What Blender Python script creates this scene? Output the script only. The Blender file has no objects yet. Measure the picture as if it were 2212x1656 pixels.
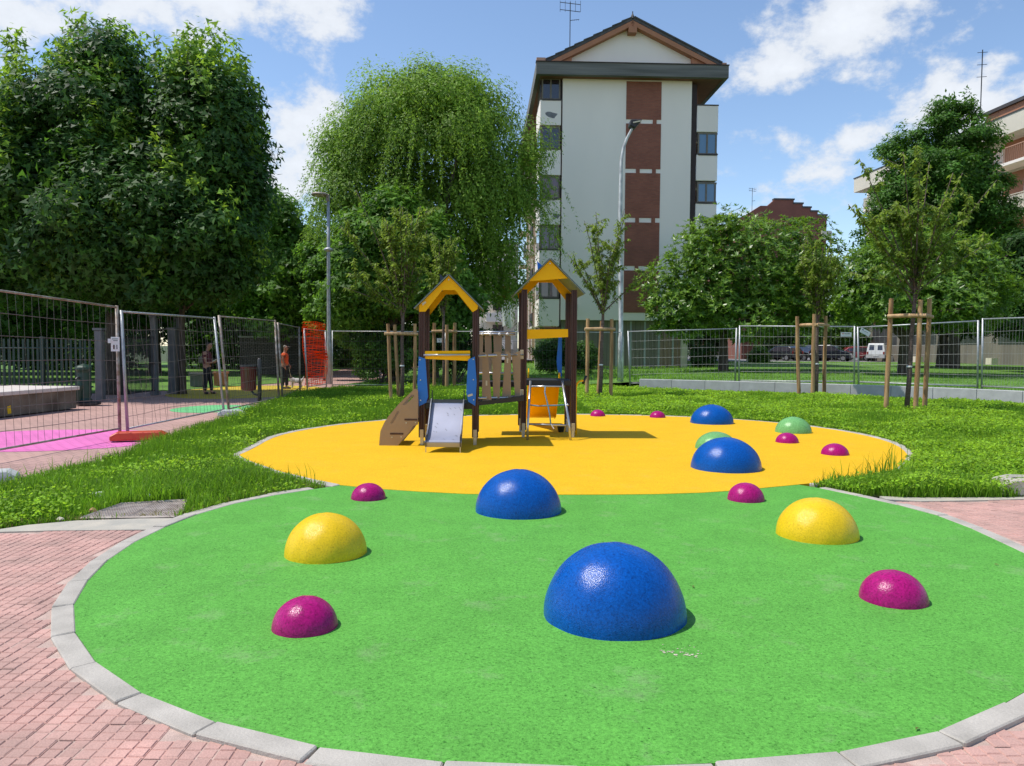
import bpy, math, random
import numpy as np
from mathutils import Vector, Matrix

# ------------------------------------------------------------------ camera
R = math.radians
SC = bpy.context.scene
COL = SC.collection
F = 1662.0            # focal length for a 2212 px wide frame
CAM_H = 1.55
PITCH = math.atan((828 - 750) / F)
ROLL = R(0.4)
_fwd = Vector((0, math.cos(PITCH), -math.sin(PITCH)))
_up0 = Vector((0, math.sin(PITCH), math.cos(PITCH)))
_r0 = Vector((1, 0, 0))
_right = _r0 * math.cos(ROLL) + _up0 * math.sin(ROLL)
_up = _up0 * math.cos(ROLL) - _r0 * math.sin(ROLL)
CAM = Vector((0, 0, CAM_H))
cam_data = bpy.data.cameras.new('camera')
cam_data.sensor_width = 36.0
cam_data.lens = 36.0 * F / 2212.0
cam_data.clip_end = 3000
cam_data.clip_start = 0.05
cam = bpy.data.objects.new('camera', cam_data)
COL.objects.link(cam)
m = Matrix((( _right.x, _up.x, -_fwd.x, 0), (_right.y, _up.y, -_fwd.y, 0), (_right.z, _up.z, -_fwd.z, CAM_H), (0, 0, 0, 1)))
cam.matrix_world = m
SC.camera = cam

# ------------------------------------------------------------------ sky
SUN_EL, SUN_AZ = R(62.5), R(-92)       # azimuth from +Y towards +X
SUN = Vector((math.sin(SUN_AZ) * math.cos(SUN_EL), math.cos(SUN_AZ) * math.cos(SUN_EL), math.sin(SUN_EL)))
world = bpy.data.worlds.new('World')
SC.world = world
world.use_nodes = True
nt = world.node_tree
for n in list(nt.nodes):
    nt.nodes.remove(n)
def wn(t, **kw):
    n = nt.nodes.new(t)
    for k, v in kw.items():
        setattr(n, k, v)
    return n
L = nt.links.new
sky = wn('ShaderNodeTexSky', sky_type='NISHITA')
sky.sun_disc = False
sky.sun_elevation = SUN_EL
sky.sun_rotation = SUN_AZ
sky.altitude = 250
sky.air_density = 1.0
sky.dust_density = 0.25
sky.ozone_density = 2.2
bg = wn('ShaderNodeBackground')
bg.inputs['Strength'].default_value = 0.115
L(sky.outputs[0], bg.inputs['Color'])
geo = wn('ShaderNodeTexCoord')
def vmath(op, a, b=None):
    n = wn('ShaderNodeVectorMath', operation=op)
    for i, x in enumerate((a, b)):
        if x is None:
            continue
        if isinstance(x, (tuple, list)):
            n.inputs[i].default_value = x
        else:
            L(x, n.inputs[i])
    return n
def smath(op, a, b=None, c=None):
    n = wn('ShaderNodeMath', operation=op)
    for i, x in enumerate((a, b, c)):
        if x is None:
            continue
        if isinstance(x, (int, float)):
            n.inputs[i].default_value = x
        else:
            L(x, n.inputs[i])
    return n.outputs[0]
direction = vmath('NORMALIZE', geo.outputs['Generated']).outputs[0]
# flatten towards the horizon so that clouds lie as a layer
nz = wn('ShaderNodeTexNoise')
nz.inputs['Scale'].default_value = 7.5
nz.inputs['Detail'].default_value = 9
nz.inputs['Roughness'].default_value = 0.62
nz.inputs['Distortion'].default_value = 0.05
sq = vmath('MULTIPLY', direction, (1.0, 1.0, 1.5)).outputs[0]
L(sq, nz.inputs['Vector'])
nz2 = wn('ShaderNodeTexNoise')
nz2.inputs['Scale'].default_value = 2.1
nz2.inputs['Detail'].default_value = 3
sq2 = vmath('ADD', sq, (3.3, 1.7, 0.4)).outputs[0]
L(sq2, nz2.inputs['Vector'])
def pix_dir(u, v):
    d = _fwd + _right * ((u - 1106) / F) - _up * ((v - 828) / F)
    return d.normalized()
# cumulus banks: direction, horizontal and vertical angular half-size
CLOUDS = [((1820, 60), 200, 120, 1.0), ((1690, 140), 150, 70, .8), ((1690, 310), 140, 80, .85), ((1550, 480), 120, 90, .7),
          ((60, 20), 400, 130, 1.15), ((380, 70), 130, 80, .75), ((610, 290), 170, 170, 1.05), ((690, 70), 90, 150, .78), ((600, 430), 170, 120, .8),
          ((1760, 380), 160, 80, .9), ((2140, 215), 150, 70, .9), ((1980, 5), 130, 50, .7), ((530, 20), 120, 80, .65), ((1840, 310), 80, 50, .5)]
acc = None
for (u, v), wx, wy, a in CLOUDS:
    d = pix_dir(u, v)
    df = vmath('SUBTRACT', direction, tuple(d)).outputs[0]
    sc_ = vmath('MULTIPLY', df, (F / wx, F / max(wx, wy), F / wy)).outputs[0]
    ln = vmath('LENGTH', sc_).outputs['Value']
    b = smath('MULTIPLY', smath('SUBTRACT', 1.0, ln), a)
    acc = b if acc is None else smath('SMOOTH_MAX', acc, b, 0.2)
rest = smath('MULTIPLY_ADD', nz2.outputs['Fac'], 3.2, -1.7)     # unseen clouds outside the view, cover raised to add white ambient light
# the open blue lane seen over the roofs
lane = vmath('LENGTH', vmath('SUBTRACT', direction, tuple(pix_dir(1250, 60))).outputs[0]).outputs['Value']
acc = smath('MAXIMUM', acc, smath('MINIMUM', rest, smath('MULTIPLY_ADD', lane, 1.6, -1.3)))
raw = smath('ADD', acc, smath('MULTIPLY_ADD', nz.outputs['Fac'], 3.9, -2.05))
mask = wn('ShaderNodeMapRange', interpolation_type='SMOOTHSTEP')
mask.inputs['From Min'].default_value = 0.14
mask.inputs['From Max'].default_value = 0.68
mask.inputs['To Max'].default_value = 0.93
L(raw, mask.inputs['Value'])
cbg = wn('ShaderNodeBackground')
ccol = wn('ShaderNodeMapRange', data_type='FLOAT')
ccol.inputs['From Min'].default_value = 0.1
ccol.inputs['From Max'].default_value = 1.3
ccol.inputs['To Min'].default_value = 0.52
ccol.inputs['To Max'].default_value = 0.66
L(raw, ccol.inputs['Value'])
cbg.inputs['Color'].default_value = (0.90, 0.94, 1.0, 1)
L(ccol.outputs[0], cbg.inputs['Strength'])
mixs = wn('ShaderNodeMixShader')
L(mask.outputs[0], mixs.inputs[0])
L(bg.outputs[0], mixs.inputs[1])
L(cbg.outputs[0], mixs.inputs[2])
out = wn('ShaderNodeOutputWorld')
L(mixs.outputs[0], out.inputs['Surface'])

# ------------------------------------------------------------------ sun
sd = bpy.data.lights.new('sun', 'SUN')
sd.energy = 2.8
sd.angle = R(0.53)
sd.color = (1.0, 0.955, 0.88)
sun = bpy.data.objects.new('sun', sd)
COL.objects.link(sun)
sun.rotation_euler = (-SUN).to_track_quat('-Z', 'Y').to_euler()

SC.view_settings.view_transform = 'Standard'
SC.view_settings.look = 'None'
SC.view_settings.gamma = 1.0
SC.view_settings.exposure = 0.70
SC.render.engine = 'CYCLES'
SC.cycles.max_bounces = 6
SC.cycles.diffuse_bounces = 3
SC.cycles.glossy_bounces = 2
SC.cycles.transmission_bounces = 4
SC.cycles.transparent_max_bounces = 6
SC.cycles.use_denoising = True
SC.cycles.denoiser = 'OPENIMAGEDENOISE'
SC.cycles.denoising_input_passes = 'RGB_ALBEDO_NORMAL'
SC.cycles.sample_clamp_indirect = 4.0

# ------------------------------------------------------------------ helpers
rng = np.random.default_rng(7)
rnd = random.Random(11)

def ray(u, v):
    return _fwd + _right * ((u - 1106) / F) - _up * ((v - 828) / F)
def gp(u, v, z=0.0):                  # ground point under a sight line
    d = ray(u, v)
    return CAM + d * ((z - CAM_H) / d.z)
def at(u, v, Y):                      # point of a sight line at distance Y
    d = ray(u, v)
    return CAM + d * (Y / d.y)
def proj(p):                          # numpy (N,3) -> u, v, depth
    p = np.asarray(p, float) - np.array(CAM)
    z = p @ np.array(_fwd)
    return 1106 + F * (p @ np.array(_right)) / z, 828 - F * (p @ np.array(_up)) / z, z

def tag(o, label=None, cat=None, group=None, kind=None):
    if label: o['label'] = label
    if cat: o['category'] = cat
    if group: o['group'] = group
    if kind: o['kind'] = kind
    return o
def empty(name, loc=(0, 0, 0), rz=0.0, label=None, cat=None, group=None):
    o = bpy.data.objects.new(name, None)
    COL.objects.link(o)
    o.location = loc
    o.rotation_euler = (0, 0, rz)
    o.empty_display_size = 0.1
    return tag(o, label, cat, group)
def link(name, me, parent=None):
    o = bpy.data.objects.new(name, me)
    COL.objects.link(o)
    if parent is not None:
        o.parent = parent
    return o
def copy_tree(o, parent=None):
    c = o.copy()
    COL.objects.link(c)
    c.parent = parent
    for ch in o.children:
        copy_tree(ch, c)
    return c
def mesh_np(name, verts, faces_k, mat, parent=None, smooth=False):
    """verts (N,3), faces_k (M,k) -> one mesh object"""
    me = bpy.data.meshes.new(name)
    n, (mf, k) = len(verts), faces_k.shape
    me.vertices.add(n)
    me.vertices.foreach_set('co', np.ascontiguousarray(verts, np.float32).ravel())
    me.loops.add(mf * k)
    me.loops.foreach_set('vertex_index', np.ascontiguousarray(faces_k, np.int32).ravel())
    me.polygons.add(mf)
    me.polygons.foreach_set('loop_start', np.arange(0, mf * k, k, dtype=np.int32))
    me.polygons.foreach_set('loop_total', np.full(mf, k, np.int32))
    me.update(calc_edges=True)
    me.materials.append(mat)
    if smooth:
        me.polygons.foreach_set('use_smooth', np.ones(mf, bool))
    return link(name, me, parent)

class MB:
    def __init__(s):
        s.v, s.f, s.m = [], [], []
        s.mi = 0
    def add(s, vs, fs):
        b = len(s.v)
        s.v += [tuple(x) for x in vs]
        s.f += [tuple(b + i for i in f) for f in fs]
        s.m += [s.mi] * len(fs)
        return s
    def box(s, c, d, rot=None):
        x, y, z = d[0] / 2, d[1] / 2, d[2] / 2
        vs = [Vector((sx * x, sy * y, sz * z)) for sz in (-1, 1) for sy in (-1, 1) for sx in (-1, 1)]
        if rot is not None:
            vs = [rot @ q for q in vs]
        c = Vector(c)
        return s.add([q + c for q in vs], [(0, 2, 3, 1), (4, 5, 7, 6), (0, 1, 5, 4), (2, 6, 7, 3), (0, 4, 6, 2), (1, 3, 7, 5)])
    def bx(s, x0, x1, y0, y1, z0, z1):
        return s.box(((x0 + x1) / 2, (y0 + y1) / 2, (z0 + z1) / 2), (x1 - x0, y1 - y0, z1 - z0))
    def hexa(s, p):       # 8 corners: bottom 4 ccw, top 4 ccw
        return s.add(p, [(3, 2, 1, 0), (4, 5, 6, 7), (0, 1, 5, 4), (1, 2, 6, 5), (2, 3, 7, 6), (3, 0, 4, 7)])
    def extr(s, pts, vec):    # planar polygon pushed along vec
        n = len(pts)
        a = [Vector(p) for p in pts]
        b = [p + Vector(vec) for p in a]
        return s.add(a + b, [tuple(range(n))[::-1], tuple(range(n, 2 * n))] + [(i, (i + 1) % n, n + (i + 1) % n, n + i) for i in range(n)])
    def tube(s, pts, r, n=8, cap=True):
        pts = [Vector(p) for p in pts]
        rs = r if isinstance(r, (list, tuple)) else [r] * len(pts)
        t0 = (pts[1] - pts[0]).normalized()
        up = Vector((0, 0, 1)) if abs(t0.z) < .9 else Vector((1, 0, 0))
        x = t0.cross(up).normalized()
        vs = []
        for i, p in enumerate(pts):
            t = (pts[min(i + 1, len(pts) - 1)] - pts[max(i - 1, 0)]).normalized()
            x = (x - t * x.dot(t)).normalized()
            y = t.cross(x)
            for k in range(n):
                a = 2 * math.pi * k / n
                vs.append(p + (x * math.cos(a) + y * math.sin(a)) * rs[i])
        fs = []
        for i in range(len(pts) - 1):
            for k in range(n):
                k2 = (k + 1) % n
                fs.append((i * n + k, i * n + k2, (i + 1) * n + k2, (i + 1) * n + k))
        if cap:
            fs.append(tuple(range(n))[::-1])
            fs.append(tuple(range((len(pts) - 1) * n, len(pts) * n)))
        return s.add(vs, fs)
    def lathe(s, prof, c=(0, 0, 0), n=16):
        c = Vector(c)
        vs, fs = [], []
        for r, z in prof:
            for k in range(n):
                a = 2 * math.pi * k / n
                vs.append(c + Vector((r * math.cos(a), r * math.sin(a), z)))
        for i in range(len(prof) - 1):
            for k in range(n):
                k2 = (k + 1) % n
                fs.append((i * n + k, i * n + k2, (i + 1) * n + k2, (i + 1) * n + k))
        fs.append(tuple(range(n))[::-1])
        fs.append(tuple(range((len(prof) - 1) * n, len(prof) * n)))
        return s.add(vs, fs)
    def build(s, name, mat, parent=None, smooth=False, bevel=0.0, kind=None):
        me = bpy.data.meshes.new(name)
        me.from_pydata(s.v, [], s.f)
        mats = mat if isinstance(mat, (list, tuple)) else [mat]
        for q in mats:
            me.materials.append(q)
        if len(mats) > 1:
            me.polygons.foreach_set('material_index', s.m)
        if smooth:
            me.polygons.foreach_set('use_smooth', [True] * len(me.polygons))
        me.update()
        o = link(name, me, parent)
        if bevel:
            b = o.modifiers.new('edge', 'BEVEL')
            b.width = bevel
            b.segments = 1
            b.limit_method = 'ANGLE'
        if kind:
            o['kind'] = kind
        return o
def rotz(a):
    return Matrix.Rotation(a, 3, 'Z')
def rotax(a, ax):
    return Matrix.Rotation(a, 3, ax)

# ------------------------------------------------------------------ materials
def newmat(name):
    mt = bpy.data.materials.new(name)
    mt.use_nodes = True
    n = mt.node_tree
    return mt, n, n.nodes['Principled BSDF'], n.nodes['Material Output']
def nd(n, t, **kw):
    q = n.nodes.new(t)
    for k, v in kw.items():
        setattr(q, k, v)
    return q
def c4(c):
    return (c[0], c[1], c[2], 1)
def scl(c, k):
    return tuple(min(1.0, x * k) for x in c)
def pm(name, col, rough=.6, var=.15, vs=6.0, bump=0.0, bs=60.0, metal=0.0, spec=.5, col2=None, stretch=(1, 1, 1), fine=0.0, fs=200.0, cov=.5):
    """plain surface: base colour with uneven tone, fine grain and relief (world-space noise)"""
    mt, n, p, o = newmat(name)
    p.inputs['Roughness'].default_value = rough
    p.inputs['Metallic'].default_value = metal
    p.inputs['Specular IOR Level'].default_value = spec
    tc = nd(n, 'ShaderNodeNewGeometry')
    mp = nd(n, 'ShaderNodeMapping')
    mp.inputs['Scale'].default_value = stretch
    n.links.new(tc.outputs['Position'], mp.inputs['Vector'])
    nzz = nd(n, 'ShaderNodeTexNoise')
    nzz.inputs['Scale'].default_value = vs
    nzz.inputs['Detail'].default_value = 5
    n.links.new(mp.outputs[0], nzz.inputs['Vector'])
    rp = nd(n, 'ShaderNodeValToRGB')
    rp.color_ramp.elements[0].position = .32
    rp.color_ramp.elements[1].position = .68
    rp.color_ramp.elements[0].color = c4(col2 if col2 else scl(col, 1 - var))
    rp.color_ramp.elements[1].color = c4(scl(col, 1 + var * .6))
    n.links.new(nzz.outputs['Fac'], rp.inputs[0])
    last = rp.outputs[0]
    if fine:
        n2 = nd(n, 'ShaderNodeTexNoise')
        n2.inputs['Scale'].default_value = fs
        n2.inputs['Detail'].default_value = 2
        n.links.new(mp.outputs[0], n2.inputs['Vector'])
        r2 = nd(n, 'ShaderNodeMapRange')
        r2.inputs['From Min'].default_value = .3
        r2.inputs['From Max'].default_value = .7
        r2.inputs['To Min'].default_value = 1 - fine
        r2.inputs['To Max'].default_value = 1 + fine
        n.links.new(n2.outputs['Fac'], r2.inputs[0])
        mx = nd(n, 'ShaderNodeVectorMath', operation='SCALE')
        n.links.new(last, mx.inputs[0])
        n.links.new(r2.outputs[0], mx.inputs['Scale'])
        last = mx.outputs[0]
    n.links.new(last, p.inputs['Base Color'])
    if bump:
        nb = nd(n, 'ShaderNodeTexNoise')
        nb.inputs['Scale'].default_value = bs
        nb.inputs['Detail'].default_value = 4
        n.links.new(mp.outputs[0], nb.inputs['Vector'])
        bp = nd(n, 'ShaderNodeBump')
        bp.inputs['Strength'].default_value = bump
        bp.inputs['Distance'].default_value = .01
        n.links.new(nb.outputs['Fac'], bp.inputs['Height'])
        n.links.new(bp.outputs[0], p.inputs['Normal'])
    return mt
def leafmat(name, col, trans, rough=.55, tf=.35, spread=.45, clump=.6, yellow=None, spec=.22):
    """leaf: every leaf its own tone, light shines through it"""
    mt, n, p, o = newmat(name)
    g = nd(n, 'ShaderNodeNewGeometry')
    hs = nd(n, 'ShaderNodeMapRange')
    hs.inputs['To Min'].default_value = 1 - spread
    hs.inputs['To Max'].default_value = 1 + spread
    n.links.new(g.outputs['Random Per Island'], hs.inputs[0])
    nzz = nd(n, 'ShaderNodeTexNoise')
    nzz.inputs['Scale'].default_value = clump
    nzz.inputs['Detail'].default_value = 3
    n.links.new(g.outputs['Position'], nzz.inputs['Vector'])
    rp = nd(n, 'ShaderNodeValToRGB')
    rp.color_ramp.elements[0].position = .35
    rp.color_ramp.elements[1].position = .65
    rp.color_ramp.elements[0].color = c4(scl(col, .62))
    rp.color_ramp.elements[1].color = c4(scl(yellow, 1.15) if yellow else scl(col, 1.35))
    n.links.new(nzz.outputs['Fac'], rp.inputs[0])
    mx = nd(n, 'ShaderNodeVectorMath', operation='SCALE')
    n.links.new(rp.outputs[0], mx.inputs[0])
    n.links.new(hs.outputs[0], mx.inputs['Scale'])
    n.links.new(mx.outputs[0], p.inputs['Base Color'])
    p.inputs['Roughness'].default_value = rough
    p.inputs['Specular IOR Level'].default_value = spec
    tr = nd(n, 'ShaderNodeBsdfTranslucent')
    mt2 = nd(n, 'ShaderNodeVectorMath', operation='SCALE')
    mt2.inputs[0].default_value = trans
    n.links.new(hs.outputs[0], mt2.inputs['Scale'])
    n.links.new(mt2.outputs[0], tr.inputs['Color'])
    ms = nd(n, 'ShaderNodeMixShader')
    ms.inputs[0].default_value = tf
    n.links.new(p.outputs[0], ms.inputs[1])
    n.links.new(tr.outputs[0], ms.inputs[2])
    n.links.new(ms.outputs[0], o.inputs['Surface'])
    return mt
def rubber(name, col, dark, rough=.55, gs=170.0, bump=.35, spec=.4, wear=.10, grain=.20, dust=0.0):
    """bound rubber granules: speckled grain, relief, faint wear patches"""
    mt, n, p, o = newmat(name)
    g = nd(n, 'ShaderNodeNewGeometry')
    vo = nd(n, 'ShaderNodeTexVoronoi')
    vo.inputs['Scale'].default_value = gs
    n.links.new(g.outputs['Position'], vo.inputs['Vector'])
    sep = nd(n, 'ShaderNodeSeparateColor')
    n.links.new(vo.outputs['Color'], sep.inputs[0])
    n1 = nd(n, 'ShaderNodeTexNoise')
    n1.inputs['Scale'].default_value = gs * .5
    n1.inputs['Detail'].default_value = 3
    n.links.new(g.outputs['Position'], n1.inputs['Vector'])
    ad = nd(n, 'ShaderNodeMath', operation='MULTIPLY_ADD')
    ad.inputs[1].default_value = .45
    n.links.new(sep.outputs[0], ad.inputs[0])
    n.links.new(n1.outputs['Fac'], ad.inputs[2])
    rp = nd(n, 'ShaderNodeValToRGB')
    rp.color_ramp.elements[0].position = .36
    rp.color_ramp.elements[1].position = .86
    rp.color_ramp.elements[0].color = c4(dark)
    rp.color_ramp.elements[1].color = c4(scl(col, 1.12))
    e = rp.color_ramp.elements.new(.58)
    e.color = c4(col)
    n.links.new(ad.outputs[0], rp.inputs[0])
    n3 = nd(n, 'ShaderNodeTexNoise')
    n3.inputs['Scale'].default_value = gs * .42
    n3.inputs['Detail'].default_value = 3
    n3.inputs['Roughness'].default_value = .75
    n.links.new(g.outputs['Position'], n3.inputs['Vector'])
    r3 = nd(n, 'ShaderNodeMapRange')
    r3.inputs['From Min'].default_value = .3
    r3.inputs['From Max'].default_value = .7
    r3.inputs['To Min'].default_value = 1 - grain
    r3.inputs['To Max'].default_value = 1 + grain
    n.links.new(n3.outputs['Fac'], r3.inputs[0])
    n2 = nd(n, 'ShaderNodeTexNoise')
    n2.inputs['Scale'].default_value = 1.9
    n2.inputs['Detail'].default_value = 9
    n2.inputs['Roughness'].default_value = .72
    n.links.new(g.outputs['Position'], n2.inputs['Vector'])
    r2 = nd(n, 'ShaderNodeMapRange')
    r2.inputs['From Min'].default_value = .3
    r2.inputs['From Max'].default_value = .7
    r2.inputs['To Min'].default_value = 1 - wear
    r2.inputs['To Max'].default_value = 1 + wear * .8
    n.links.new(n2.outputs['Fac'], r2.inputs[0])
    mx = nd(n, 'ShaderNodeVectorMath', operation='SCALE')
    n.links.new(rp.outputs[0], mx.inputs[0])
    mm = nd(n, 'ShaderNodeMath', operation='MULTIPLY')
    n.links.new(r2.outputs[0], mm.inputs[0])
    n.links.new(r3.outputs[0], mm.inputs[1])
    n.links.new(mm.outputs[0], mx.inputs['Scale'])
    last = mx.outputs[0]
    if dust:
        n4 = nd(n, 'ShaderNodeTexNoise')
        n4.inputs['Scale'].default_value = 2.6
        n4.inputs['Detail'].default_value = 8
        n4.inputs['Roughness'].default_value = .7
        off = nd(n, 'ShaderNodeVectorMath', operation='ADD')
        off.inputs[1].default_value = (7.3, 2.1, 0)
        n.links.new(g.outputs['Position'], off.inputs[0])
        n.links.new(off.outputs[0], n4.inputs['Vector'])
        r4 = nd(n, 'ShaderNodeMapRange')
        r4.inputs['From Min'].default_value = .56
        r4.inputs['From Max'].default_value = .80
        r4.inputs['To Max'].default_value = dust
        n.links.new(n4.outputs['Fac'], r4.inputs[0])
        mc = nd(n, 'ShaderNodeMix', data_type='RGBA')
        mc.inputs['B'].default_value = (.42, .40, .30, 1)
        n.links.new(r4.outputs[0], mc.inputs['Factor'])
        n.links.new(last, mc.inputs['A'])
        last = mc.outputs['Result']
        # stray dark granules
        v2 = nd(n, 'ShaderNodeTexVoronoi')
        v2.inputs['Scale'].default_value = 9
        n.links.new(g.outputs['Position'], v2.inputs['Vector'])
        r5 = nd(n, 'ShaderNodeMapRange')
        r5.inputs['From Min'].default_value = .035
        r5.inputs['From Max'].default_value = .055
        r5.inputs['To Min'].default_value = .25
        r5.inputs['To Max'].default_value = 1.0
        n.links.new(v2.outputs['Distance'], r5.inputs[0])
        m5 = nd(n, 'ShaderNodeVectorMath', operation='SCALE')
        n.links.new(last, m5.inputs[0])
        n.links.new(r5.outputs[0], m5.inputs['Scale'])
        last = m5.outputs[0]
    n.links.new(last, p.inputs['Base Color'])
    p.inputs['Roughness'].default_value = rough
    p.inputs['Specular IOR Level'].default_value = spec
    bp = nd(n, 'ShaderNodeBump')
    bp.inputs['Strength'].default_value = bump
    bp.inputs['Distance'].default_value = .004
    n.links.new(vo.outputs['Distance'], bp.inputs['Height'])
    n.links.new(bp.outputs[0], p.inputs['Normal'])
    return mt
def brickmat(name, c1, c2, mortar, scale=1.0, w=.25, h=.07, ms=.012, rough=.8, axis='XZ', bump=.5):
    mt, n, p, o = newmat(name)
    g = nd(n, 'ShaderNodeTexCoord') if axis != 'XY' else nd(n, 'ShaderNodeNewGeometry')
    src = g.outputs['Object'] if axis != 'XY' else g.outputs['Position']
    sp = nd(n, 'ShaderNodeSeparateXYZ')
    n.links.new(src, sp.inputs[0])
    cb = nd(n, 'ShaderNodeCombineXYZ')
    a, b = {'XZ': (0, 2), 'YZ': (1, 2), 'XY': (0, 1)}[axis]
    n.links.new(sp.outputs[a], cb.inputs[0])
    n.links.new(sp.outputs[b], cb.inputs[1])
    bt = nd(n, 'ShaderNodeTexBrick')
    bt.inputs['Color1'].default_value = c4(c1)
    bt.inputs['Color2'].default_value = c4(c2)
    bt.inputs['Mortar'].default_value = c4(mortar)
    bt.inputs['Scale'].default_value = 1.0
    bt.inputs['Brick Width'].default_value = w
    bt.inputs['Row Height'].default_value = h
    bt.inputs['Mortar Size'].default_value = ms
    bt.inputs['Bias'].default_value = 0.0
    n.links.new(cb.outputs[0], bt.inputs['Vector'])
    nzz = nd(n, 'ShaderNodeTexNoise')
    nzz.inputs['Scale'].default_value = .9
    nzz.inputs['Detail'].default_value = 6
    n.links.new(src, nzz.inputs['Vector'])
    r2 = nd(n, 'ShaderNodeMapRange')
    r2.inputs['From Min'].default_value = .3
    r2.inputs['From Max'].default_value = .7
    r2.inputs['To Min'].default_value = .86
    r2.inputs['To Max'].default_value = 1.1
    n.links.new(nzz.outputs['Fac'], r2.inputs[0])
    mx = nd(n, 'ShaderNodeVectorMath', operation='SCALE')
    n.links.new(bt.outputs['Color'], mx.inputs[0])
    n.links.new(r2.outputs[0], mx.inputs['Scale'])
    n.links.new(mx.outputs[0], p.inputs['Base Color'])
    p.inputs['Roughness'].default_value = rough
    bp = nd(n, 'ShaderNodeBump', invert=True)
    bp.inputs['Strength'].default_value = bump
    bp.inputs['Distance'].default_value = .01
    n.links.new(bt.outputs['Fac'], bp.inputs['Height'])
    n.links.new(bp.outputs[0], p.inputs['Normal'])
    return mt
def glassmat(name, col, rough=.05, spec=.8):
    mt, n, p, o = newmat(name)
    p.inputs['Base Color'].default_value = c4(col)
    p.inputs['Roughness'].default_value = rough
    p.inputs['Specular IOR Level'].default_value = spec
    p.inputs['Coat Weight'].default_value = .6
    p.inputs['Coat Roughness'].default_value = .02
    return mt

M = {}
M['green_rubber'] = rubber('green_rubber', (.098, .325, .048), (.036, .165, .016), rough=.75, gs=150, spec=.2, wear=.13, grain=.27, dust=.32)
M['yellow_rubber'] = rubber('yellow_rubber', (.69, .395, .008), (.50, .25, .004), rough=.75, gs=150, spec=.2, wear=.07, grain=.14, dust=.12)
M['dome_blue'] = rubber('dome_blue', (.001, .072, .33), (.001, .04, .21), rough=.27, gs=150, bump=.24, spec=.26, wear=.08, grain=.30)
M['dome_yellow'] = rubber('dome_yellow', (.72, .46, .009), (.60, .36, .005), rough=.32, gs=150, bump=.36, spec=.28, wear=.06, grain=.08)
M['dome_magenta'] = rubber('dome_magenta', (.34, .005, .13), (.21, .003, .075), rough=.27, gs=150, bump=.24, spec=.26, wear=.08, grain=.30)
M['dome_green'] = rubber('dome_green', (.15, .37, .125), (.08, .25, .065), rough=.27, gs=150, bump=.24, spec=.26, wear=.08, grain=.30)
M['paver_base'] = pm('paver', (.52, .295, .245), .85, .16, 3.0, bump=.3, bs=90, fine=.12, fs=160, col2=(.42, .26, .215))
def blockmat(name, src, cell, amount):
    """the same surface with every paving block slightly its own tone"""
    mt = src.copy(); mt.name = name
    n = mt.node_tree
    p = n.nodes['Principled BSDF']
    old = p.inputs['Base Color'].links[0].from_socket
    g = nd(n, 'ShaderNodeNewGeometry')
    ad = nd(n, 'ShaderNodeVectorMath', operation='ADD')
    ad.inputs[1].default_value = (cell / 2, cell / 2, 0)
    n.links.new(g.outputs['Position'], ad.inputs[0])
    dv = nd(n, 'ShaderNodeVectorMath', operation='MULTIPLY')
    dv.inputs[1].default_value = (1 / cell, 1 / cell, 0)
    n.links.new(ad.outputs[0], dv.inputs[0])
    fl = nd(n, 'ShaderNodeVectorMath', operation='FLOOR')
    n.links.new(dv.outputs[0], fl.inputs[0])
    wn_ = nd(n, 'ShaderNodeTexWhiteNoise')
    n.links.new(fl.outputs[0], wn_.inputs['Vector'])
    mr = nd(n, 'ShaderNodeMapRange')
    mr.inputs['To Min'].default_value = 1 - amount
    mr.inputs['To Max'].default_value = 1 + amount * .7
    n.links.new(wn_.outputs['Value'], mr.inputs[0])
    sc_ = nd(n, 'ShaderNodeVectorMath', operation='SCALE')
    n.links.new(old, sc_.inputs[0])
    n.links.new(mr.outputs[0], sc_.inputs['Scale'])
    n.links.new(sc_.outputs[0], p.inputs['Base Color'])
    return mt
M['paver'] = blockmat('paver', M['paver_base'], .131, .11)
M['sand_joint'] = pm('sand_joint', (.50, .36, .30), .95, .2, 9.0, bump=.4, bs=120, fine=.15, fs=220)
M['kerb'] = pm('kerb', (.45, .41, .355), .85, .12, 4.0, bump=.35, bs=70, fine=.10, fs=200, col2=(.345, .315, .27))
M['concrete'] = pm('concrete', (.44, .44, .43), .8, .12, 4.0, bump=.2, bs=40, fine=.05, fs=120)
M['old_concrete'] = pm('old_concrete', (.20, .16, .12), .9, .45, 1.6, bump=.4, bs=30, fine=.12, fs=60, col2=(.09, .065, .045))
M['white_slab'] = pm('white_slab', (.62, .55, .50), .7, .12, 5.0, bump=.1)
M['strip_concrete'] = pm('strip_concrete', (.46, .41, .33), .9, .14, 4.0, bump=.3, bs=50, fine=.10, fs=160, col2=(.36, .34, .29))
M['soil'] = pm('soil', (.055, .075, .022), .95, .5, 2.2, bump=.5, bs=40, col2=(.035, .05, .012))
M['lawn'] = pm('lawn', (.10, .22, .022), .9, .3, .6, bump=.8, bs=45, fine=.45, fs=22, col2=(.06, .135, .014))
M['asphalt'] = pm('asphalt', (.20, .19, .19), .9, .15, 3.0, bump=.2)
M['post_wood'] = pm('post_wood', (.058, .020, .016), .5, .35, 3.0, bump=.15, bs=30, stretch=(9, 9, .6), col2=(.034, .012, .010))
M['panel_yellow'] = pm('panel_yellow', (.95, .50, .003), .45, .04, 3.0, spec=.18)
M['panel_blue'] = pm('panel_blue', (.035, .18, .62), .45, .05, 3.0, spec=.2)
M['panel_brown'] = pm('panel_brown', (.34, .23, .14), .5, .06, 4.0, fine=.06, fs=300)
M['panel_dark'] = pm('panel_dark', (.012, .011, .012), .5, .1, 3.0)
M['roof_green'] = pm('roof_green', (.20, .27, .30), .5, .08, 3.0)
M['roof_edge'] = pm('roof_edge', (.03, .045, .055), .5, .1, 3.0)
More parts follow.
